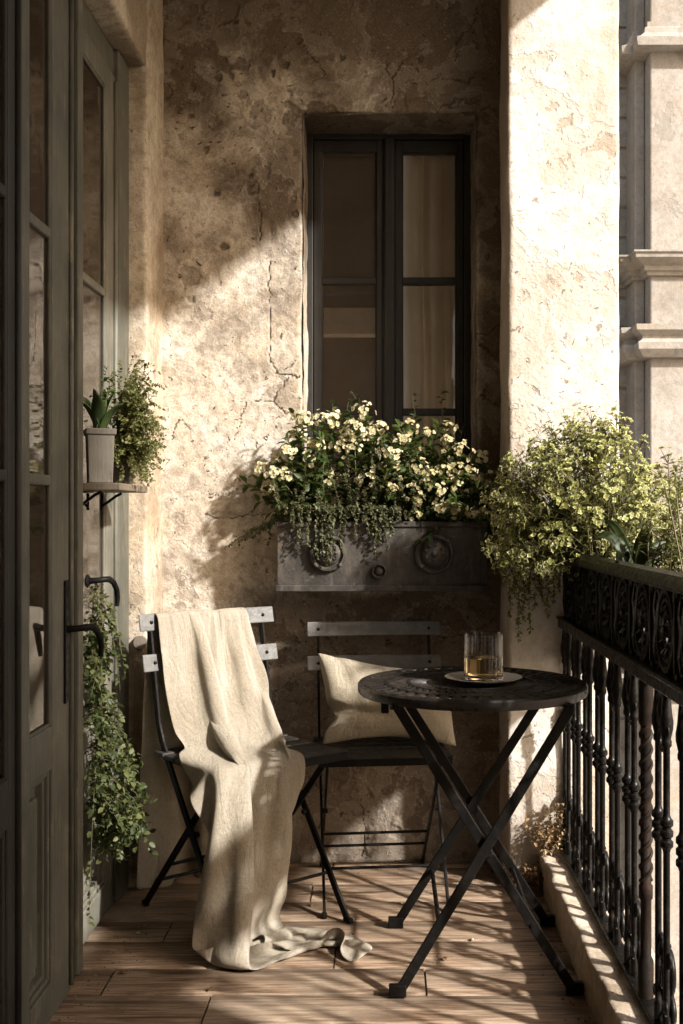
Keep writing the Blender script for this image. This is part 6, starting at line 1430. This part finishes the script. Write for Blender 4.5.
    -128,-5,-17,-131,-1,-17,-132,-3,-18,-134,-14,-17,-30,-138,-24,2,-138,-23,19,-130,-21,36,-127,-20,8,-129,-20,3,-127,-21,2,-125,-20,2,-125,-22,1,-125,-21,0,-124,-23,1,-124,-23,1,-123,
    -24,1,-123,-24,3,-122,-24,3,-122,-26,28,-119,-34,61,-103,-18,10,-121,22,-75,-89,41,-121,5,53,-94,60,49,-97,48,25,-124,7,101,-69,-22,113,17,-37,112,-49,26,113,-41,-9,78,-46,-79,119,
    -42,2,114,-42,2,116,-33,10,121,-8,-12,123,-15,1,
    252,1145,300,-3,1,124,-3,0,125,-3,1,125,-2,1,125,-4,0,125,-3,1,126,-3,1,126,-3,1,126,-3,1,127,-3,1,127,-3,2,127,-3,1,128,-3,1,128,-3,2,128,-3,2,128,-3,1,129,-3,2,129,-3,2,130,-3,2,
    129,-3,2,131,-2,1,131,-2,1,131,-2,0,131,0,-1,133,1,-4,134,3,-8,135,6,-15,137,5,-19,141,1,-3,145,-2,-131,98,-6,-163,-16,-7,-38,-141,0,-27,-140,3,-29,-135,2,-45,-128,-4,-57,-121,-10,
    -63,-115,-12,-65,-111,-13,-68,-110,-14,-71,-108,-15,-73,-105,-17,-77,-101,-19,-82,-97,-20,-87,-91,-22,-94,-83,-25,-101,-72,-27,-109,-57,-30,-118,-25,-32,-121,-7,-33,-122,7,-32,-126,
    11,-20,-133,0,0,-135,-34,-14,-132,-45,-19,-14,-142,-25,-1,-135,-21,22,-129,-17,27,-126,-20,6,-128,-19,5,-127,-20,4,-125,-20,4,-125,-21,4,-125,-21,3,-124,-23,4,-124,-23,2,-123,-23,1,
    -123,-25,-2,-123,-24,12,-122,-29,47,-111,-35,66,-100,-16,11,-122,22,-81,-84,40,-119,3,33,-119,4,31,-112,42,50,-91,51,23,-109,-64,115,-21,-35,127,1,13,120,-5,40,79,-97,-2,75,-98,-33,
    118,-46,-13,122,-29,-1,125,-15,-2,123,-18,0,
    313,1206,301,-2,0,125,-3,1,124,-3,0,125,-3,1,125,-3,0,126,-3,1,125,-3,0,126,-3,1,127,-2,0,126,-3,1,127,-2,0,127,-3,1,128,-2,0,128,-2,1,128,-3,1,128,-2,0,129,-2,1,129,-2,0,130,-2,1,
    130,-1,0,130,-1,-1,131,-1,-2,131,1,-3,131,3,-6,133,4,-10,134,6,-16,135,6,-20,135,6,-13,141,11,-22,148,-3,-134,96,-5,-162,-19,-27,-69,-129,-20,-35,-134,-14,-47,-126,-10,-55,-120,-6,
    -59,-116,-8,-62,-113,-8,-65,-111,-9,-66,-109,-10,-68,-108,-11,-71,-105,-12,-74,-102,-11,-77,-99,-11,-80,-98,-15,-84,-91,-19,-95,-81,-26,-104,-66,-34,-113,-48,-37,-120,-20,-41,-122,
    -1,-46,-124,0,-44,-128,0,-34,-135,4,-15,-128,-49,-9,-32,-134,-5,-23,-134,-4,5,-132,-9,20,-128,-11,13,-128,-14,10,-126,-14,10,-126,-17,9,-126,-18,8,-125,-18,8,-124,-20,7,-125,-21,7,
    -123,-21,9,-124,-22,18,-122,-25,36,-117,-32,61,-104,-34,64,-102,-16,10,-123,22,-87,-75,36,-120,20,34,-121,1,26,-122,-14,41,-101,44,25,-116,41,56,-93,-56,118,-5,-31,115,5,49,112,-28,
    48,80,-90,2,88,-88,-23,113,-56,-27,125,-15,-18,113,-37,-27,
    394,1235,303,-2,0,124,-3,0,125,-3,0,125,-3,0,125,-3,-1,125,-2,0,126,-3,-1,126,-2,-1,126,-3,-1,127,-2,-1,127,-2,-2,127,-2,-1,127,-2,-1,128,-2,-2,129,-2,-2,128,-2,-1,129,-2,-3,129,-3,
    -2,129,-2,-3,129,-2,-4,131,-2,-6,130,-3,-10,130,-3,-13,131,-4,-17,130,-8,-21,132,-8,-23,133,-9,-20,136,-12,-5,142,-20,27,145,-5,-130,106,-3,-167,-25,20,-33,-142,9,-58,-127,-7,-78,
    -110,-15,-78,-104,-15,-72,-107,-9,-65,-110,-7,-64,-111,-6,-64,-110,-3,-64,-110,-2,-61,-112,-3,-59,-111,-8,-65,-108,-11,-80,-98,-14,-92,-87,-21,-101,-74,-26,-105,-65,-32,-111,-53,
    -37,-117,-30,-43,-121,-1,-46,-123,0,-40,-127,2,-25,-131,3,-11,-112,-68,-13,-27,-131,-10,-26,-131,-11,-11,-131,-15,1,-130,-14,5,-128,-13,9,-127,-14,11,-127,-15,12,-126,-15,12,-125,
    -17,14,-125,-17,15,-125,-18,19,-123,-20,25,-122,-23,34,-119,-27,46,-113,-33,62,-103,-33,62,-104,-14,6,-123,19,-92,-73,29,-123,3,32,-119,0,35,-119,0,33,-120,9,35,-100,66,29,-116,24,
    79,-74,-65,122,14,-31,116,37,43,100,-58,24,95,-73,32,85,-88,23,96,-83,-21,75,-62,-80,
    480,1228,305,-3,0,124,-3,-1,125,-3,-1,125,-3,-1,125,-3,-2,125,-3,-3,126,-3,-3,126,-3,-3,126,-2,-3,127,-3,-4,126,-3,-4,127,-3,-3,128,-3,-4,127,-3,-4,128,-4,-4,128,-3,-5,129,-3,-4,
    129,-4,-5,129,-3,-5,129,-2,-6,130,-3,-6,130,-4,-7,129,-5,-9,130,-6,-9,131,-6,-10,133,-6,-12,135,-3,-10,138,-3,3,144,-11,19,145,-5,-132,101,-2,-164,-21,2,-61,-131,-7,-77,-116,-5,-74,
    -112,-6,-66,-114,-7,-63,-113,-7,-62,-112,-6,-63,-110,-5,-66,-109,-4,-63,-111,0,-56,-114,-3,-49,-117,-8,-73,-106,-15,-95,-85,-25,-102,-72,-26,-104,-68,-26,-105,-65,-25,-107,-64,-30,
    -113,-50,-45,-119,-5,-47,-121,2,-55,-118,13,-51,-122,-3,-23,-104,-85,3,-9,-135,20,-26,-129,2,-28,-129,-14,-3,-130,-13,6,-128,-13,9,-127,-14,12,-127,-15,12,-126,-15,16,-126,-17,17,
    -125,-18,22,-124,-19,25,-122,-22,32,-120,-24,38,-118,-27,47,-112,-32,62,-103,-32,60,-105,-13,2,-124,19,-97,-65,30,-121,0,33,-119,0,32,-120,1,35,-119,3,33,-104,56,25,-105,63,41,-118,
    -13,110,-18,-46,111,63,-31,108,-20,-16,105,-72,4,62,-108,13,30,-121,24,68,-90,-31,
    559,1194,306,-3,-1,125,-3,-2,124,-4,-2,125,-4,-3,125,-4,-4,125,-5,-5,126,-4,-6,126,-5,-5,126,-4,-6,126,-5,-5,127,-4,-6,126,-5,-6,127,-5,-6,128,-5,-6,128,-6,-6,128,-5,-6,128,-5,-6,
    129,-5,-6,129,-5,-6,129,-4,-6,130,-4,-4,130,-3,-3,130,-2,-2,131,0,0,131,2,3,133,1,8,134,2,17,136,0,13,144,-6,-5,151,-5,-134,97,-2,-163,-23,-2,-68,-132,-15,-48,-131,-17,-52,-122,-9,
    -60,-116,-6,-63,-114,-4,-65,-110,-5,-66,-109,-1,-71,-105,4,-76,-101,8,-81,-98,-7,-64,-113,-35,-101,-71,-44,-99,-65,-27,-103,-67,-22,-105,-68,-16,-105,-69,-7,-102,-75,-11,-104,-73,
    -42,-117,-31,-48,-121,0,-64,-117,-2,-67,-119,3,-30,-76,-95,-57,-45,-126,-18,29,-141,58,24,-121,36,-8,-120,3,-9,-128,-4,-5,-129,-10,3,-127,-13,9,-127,-16,15,-127,-17,19,-124,-18,23,
    -124,-20,27,-122,-21,33,-120,-24,38,-117,-28,48,-112,-32,63,-103,-31,59,-105,-10,-6,-124,16,-102,-54,18,-121,34,21,-122,14,43,-114,-14,44,-114,-15,39,-112,27,20,-107,61,13,-121,48,
    94,-34,-13,102,63,-30,118,-2,-31,40,-109,-44,31,-112,-39,39,-117,-2,46,-115,10,
    628,1142,308,-2,0,124,-3,0,124,-3,-1,125,-3,-2,125,-4,-3,125,-5,-4,126,-5,-5,126,-6,-7,126,-6,-10,126,-8,-11,125,-8,-10,127,-7,-8,127,-6,-6,127,-4,-5,128,-5,-5,129,-3,-4,128,-4,-5,
    129,-4,-5,129,-5,-4,129,-4,-5,130,-4,-5,130,-4,-4,131,-5,-4,130,-5,-2,133,-6,1,134,-8,8,135,-15,21,136,-21,31,138,-18,33,144,-7,-130,106,-2,-168,-27,7,-30,-144,13,-32,-137,5,-52,
    -127,0,-64,-117,-3,-65,-114,-6,-63,-113,-9,-64,-112,-10,-71,-108,-11,-79,-102,-16,-93,-88,-21,-123,-40,-11,-112,-59,-13,-105,-70,-15,-102,-73,-16,-102,-71,-13,-105,-66,-4,-106,-69,
    -26,-100,-66,-83,-90,-28,-98,-91,1,-68,-111,-24,-45,-125,-28,-21,-95,-98,6,5,-141,0,-2,-133,-1,38,-125,41,34,-121,42,-11,-124,-2,-14,-130,-3,-4,-128,-8,2,-128,-11,8,-127,-14,14,
    -125,-17,19,-124,-18,24,-123,-21,31,-120,-24,38,-118,-27,48,-112,-33,64,-101,-29,54,-108,-7,-17,-122,14,-108,-53,12,-124,2,21,-118,27,17,-120,32,9,-121,22,10,-119,-47,35,-116,9,36,
    -101,60,81,-78,36,115,26,-25,103,59,-10,-30,-121,-25,19,-113,-37,38,-116,-17,35,-116,-22,
    688,1080,309,0,3,124,-1,2,125,0,1,125,-2,2,125,-2,0,125,-2,-1,126,-4,-2,125,-4,-4,126,-5,-9,126,-8,-12,126,-9,-10,126,-7,-5,127,-4,-5,128,-4,-2,128,-3,-2,128,-3,-1,129,-3,-2,129,-3,
    -1,129,-3,0,129,-4,-1,130,-4,1,131,-5,2,130,-5,4,131,-7,7,132,-8,9,133,-9,11,135,-10,15,137,-13,21,142,-15,21,144,-8,-134,100,-2,-164,-25,4,-46,-138,1,-50,-132,0,-56,-123,4,-58,
    -120,5,-52,-121,-4,-47,-122,-10,-64,-113,-10,-76,-106,-11,-86,-97,-11,-97,-84,-20,-116,-49,-16,-105,-71,-16,-100,-76,-18,-99,-76,-17,-100,-75,-23,-99,-75,-59,-90,-71,-85,-92,5,-77,
    -101,6,-26,-127,-30,-33,-116,-54,-28,-125,-41,-13,-78,-101,-5,1,-139,-8,1,-138,-21,27,-127,-16,7,-131,3,67,-117,59,27,-118,15,-11,-126,3,-4,-127,-4,4,-126,-9,10,-125,-11,13,-124,
    -13,16,-124,-17,24,-122,-21,32,-119,-26,46,-113,-33,65,-101,-27,48,-111,-3,-30,-119,12,-112,-46,14,-123,2,13,-123,3,15,-112,52,21,-120,10,11,-112,-54,29,-117,9,28,-72,95,44,-75,85,
    106,-23,-31,109,8,-58,-56,-77,-90,-20,-113,-22,3,-122,0,12,-122,1,
    740,1011,311,-1,3,124,1,3,124,1,3,125,1,3,125,2,5,126,2,5,125,2,6,126,3,5,126,3,-2,127,-13,-29,124,-12,-6,127,-5,6,127,-2,7,127,-2,6,128,-2,5,129,-3,4,128,-3,4,130,-4,5,129,-4,4,
    130,-5,5,130,-6,6,131,-7,6,130,-8,6,130,-10,5,132,-12,5,132,-15,3,133,-19,9,135,-24,18,138,-22,10,148,-9,-132,103,-2,-166,-29,8,-51,-137,11,-42,-132,5,-52,-124,-2,-58,-119,-5,-63,
    -115,-4,-72,-107,-5,-76,-104,-9,-77,-101,-15,-80,-98,-20,-80,-96,-16,-85,-92,-11,-89,-89,-17,-88,-90,-32,-91,-83,-41,-94,-76,-63,-93,-59,-80,-93,-31,-64,-106,-33,-22,-124,-32,5,
    -128,-21,-11,-129,-23,-13,-138,-3,-13,-70,-104,-8,1,-139,-10,2,-138,-16,42,-126,-16,19,-127,-18,16,-127,-39,57,-110,2,38,-121,17,19,-123,21,11,-124,12,8,-124,9,8,-125,4,8,-124,-2,
    11,-124,-10,18,-123,-20,35,-117,-33,64,-102,-25,42,-114,0,-46,-111,13,-113,-45,13,-123,2,12,-122,4,15,-109,60,10,-108,-38,21,-117,-27,29,-116,9,18,-44,118,30,-59,107,89,-77,11,57,
    -75,-78,-88,-44,-79,-63,-73,-74,3,-125,-15,8,-124,2,
    760,929,313,13,6,123,-2,2,125,-2,2,125,-3,2,126,-4,4,126,-6,4,126,-8,8,127,-12,13,126,-18,28,125,10,51,120,34,16,124,20,2,128,9,-1,129,4,-1,129,1,-1,129,-1,0,129,-1,-1,130,-3,-1,
    130,-3,0,130,-5,-1,131,-5,-1,132,-7,-1,131,-9,-1,131,-11,-1,133,-14,0,134,-20,1,136,-27,10,136,-42,25,136,-37,29,139,-11,-133,101,-1,-166,-28,17,-32,-142,23,-36,-136,8,-55,-127,-7,
    -68,-117,-19,-81,-102,-3,-93,-89,2,-82,-102,-7,-76,-108,-20,-68,-112,-39,-42,-116,-25,-56,-115,-31,-74,-105,-39,-88,-90,-41,-94,-80,-46,-96,-74,-48,-103,-65,-43,-113,-49,-31,-121,
    -32,3,-128,-6,8,-132,0,-2,-136,0,-13,-142,-1,-13,-63,-108,-9,1,-142,-10,5,-139,-18,63,-118,-18,30,-127,-25,36,-121,-33,56,-107,-13,43,-117,0,27,-123,5,19,-125,9,13,-126,10,9,-125,
    10,7,-125,10,5,-125,8,4,-125,-6,15,-122,-30,57,-106,-21,32,-117,2,-58,-107,13,-115,-41,14,-124,3,11,-124,-1,15,-109,48,1,-90,-51,29,-121,3,29,-118,6,8,-75,102,-29,-82,89,34,-82,72,
    67,-93,-47,-65,-56,-82,-106,-29,-62,-31,-100,-65,6,-124,-13,
]
def build_throw():
    nu, nv = 30, 88
    V = (np.cumsum(np.array(THROW).reshape(nu, nv, 3), axis=1) / 5000.0).reshape(-1, 3)
    u, v = np.meshgrid(np.linspace(0, .50, nu), np.linspace(0, 2.1, nv), indexing='ij')
    o = np_mesh('throw', V, grid_faces(nu, nv), 'linen', None, None, True, np.stack([u.ravel(), v.ravel()], 1))
    # hem: uneven ends, and small crumples
    co = V.reshape(nu, nv, 3).copy()
    for j0, j1, j2 in ((0, 1, 2), (nv - 1, nv - 2, nv - 3)):
        e = .014 * fnoise(np.c_[np.arange(nu) * .5, np.zeros(nu), np.full(nu, j0)], 3, 3)
        t = unit(co[:, j0] - co[:, j2]); co[:, j0] += t * e[:, None]; co[:, j1] += t * e[:, None] * .5
    co = co.reshape(-1, 3)
    w = fnoise(np.c_[u.ravel() * 18, v.ravel() * 10, np.zeros(nu * nv)], 3, 8) * .0030
    nrm = np.zeros(len(co) * 3, np.float32); o.data.vertex_normals.foreach_get('vector', nrm)
    co = co + nrm.reshape(-1, 3) * np.maximum(w, -.0008)[:, None]; co[:, 2] = np.maximum(co[:, 2], .0045)
    o.data.vertices.foreach_set('co', co.astype(np.float32).ravel()); o.data.update()
    o.location = CH1['loc']; o.rotation_euler = (0, 0, CH1['rz']); o.scale = (CH1['sc'],) * 3
    s = o.modifiers.new('subdivide', 'SUBSURF'); s.levels = 2; s.render_levels = 2
    s = o.modifiers.new('solid', 'SOLIDIFY'); s.thickness = .0018; s.offset = 0
    tag(o, 'cream linen throw draped over the turned chair and trailing onto the floorboards', 'throw')
build_throw()
for _o in S.objects:
    if _o.parent is None and _o.get('label'): _o['kind'] = _o.get('kind') or 'thing'
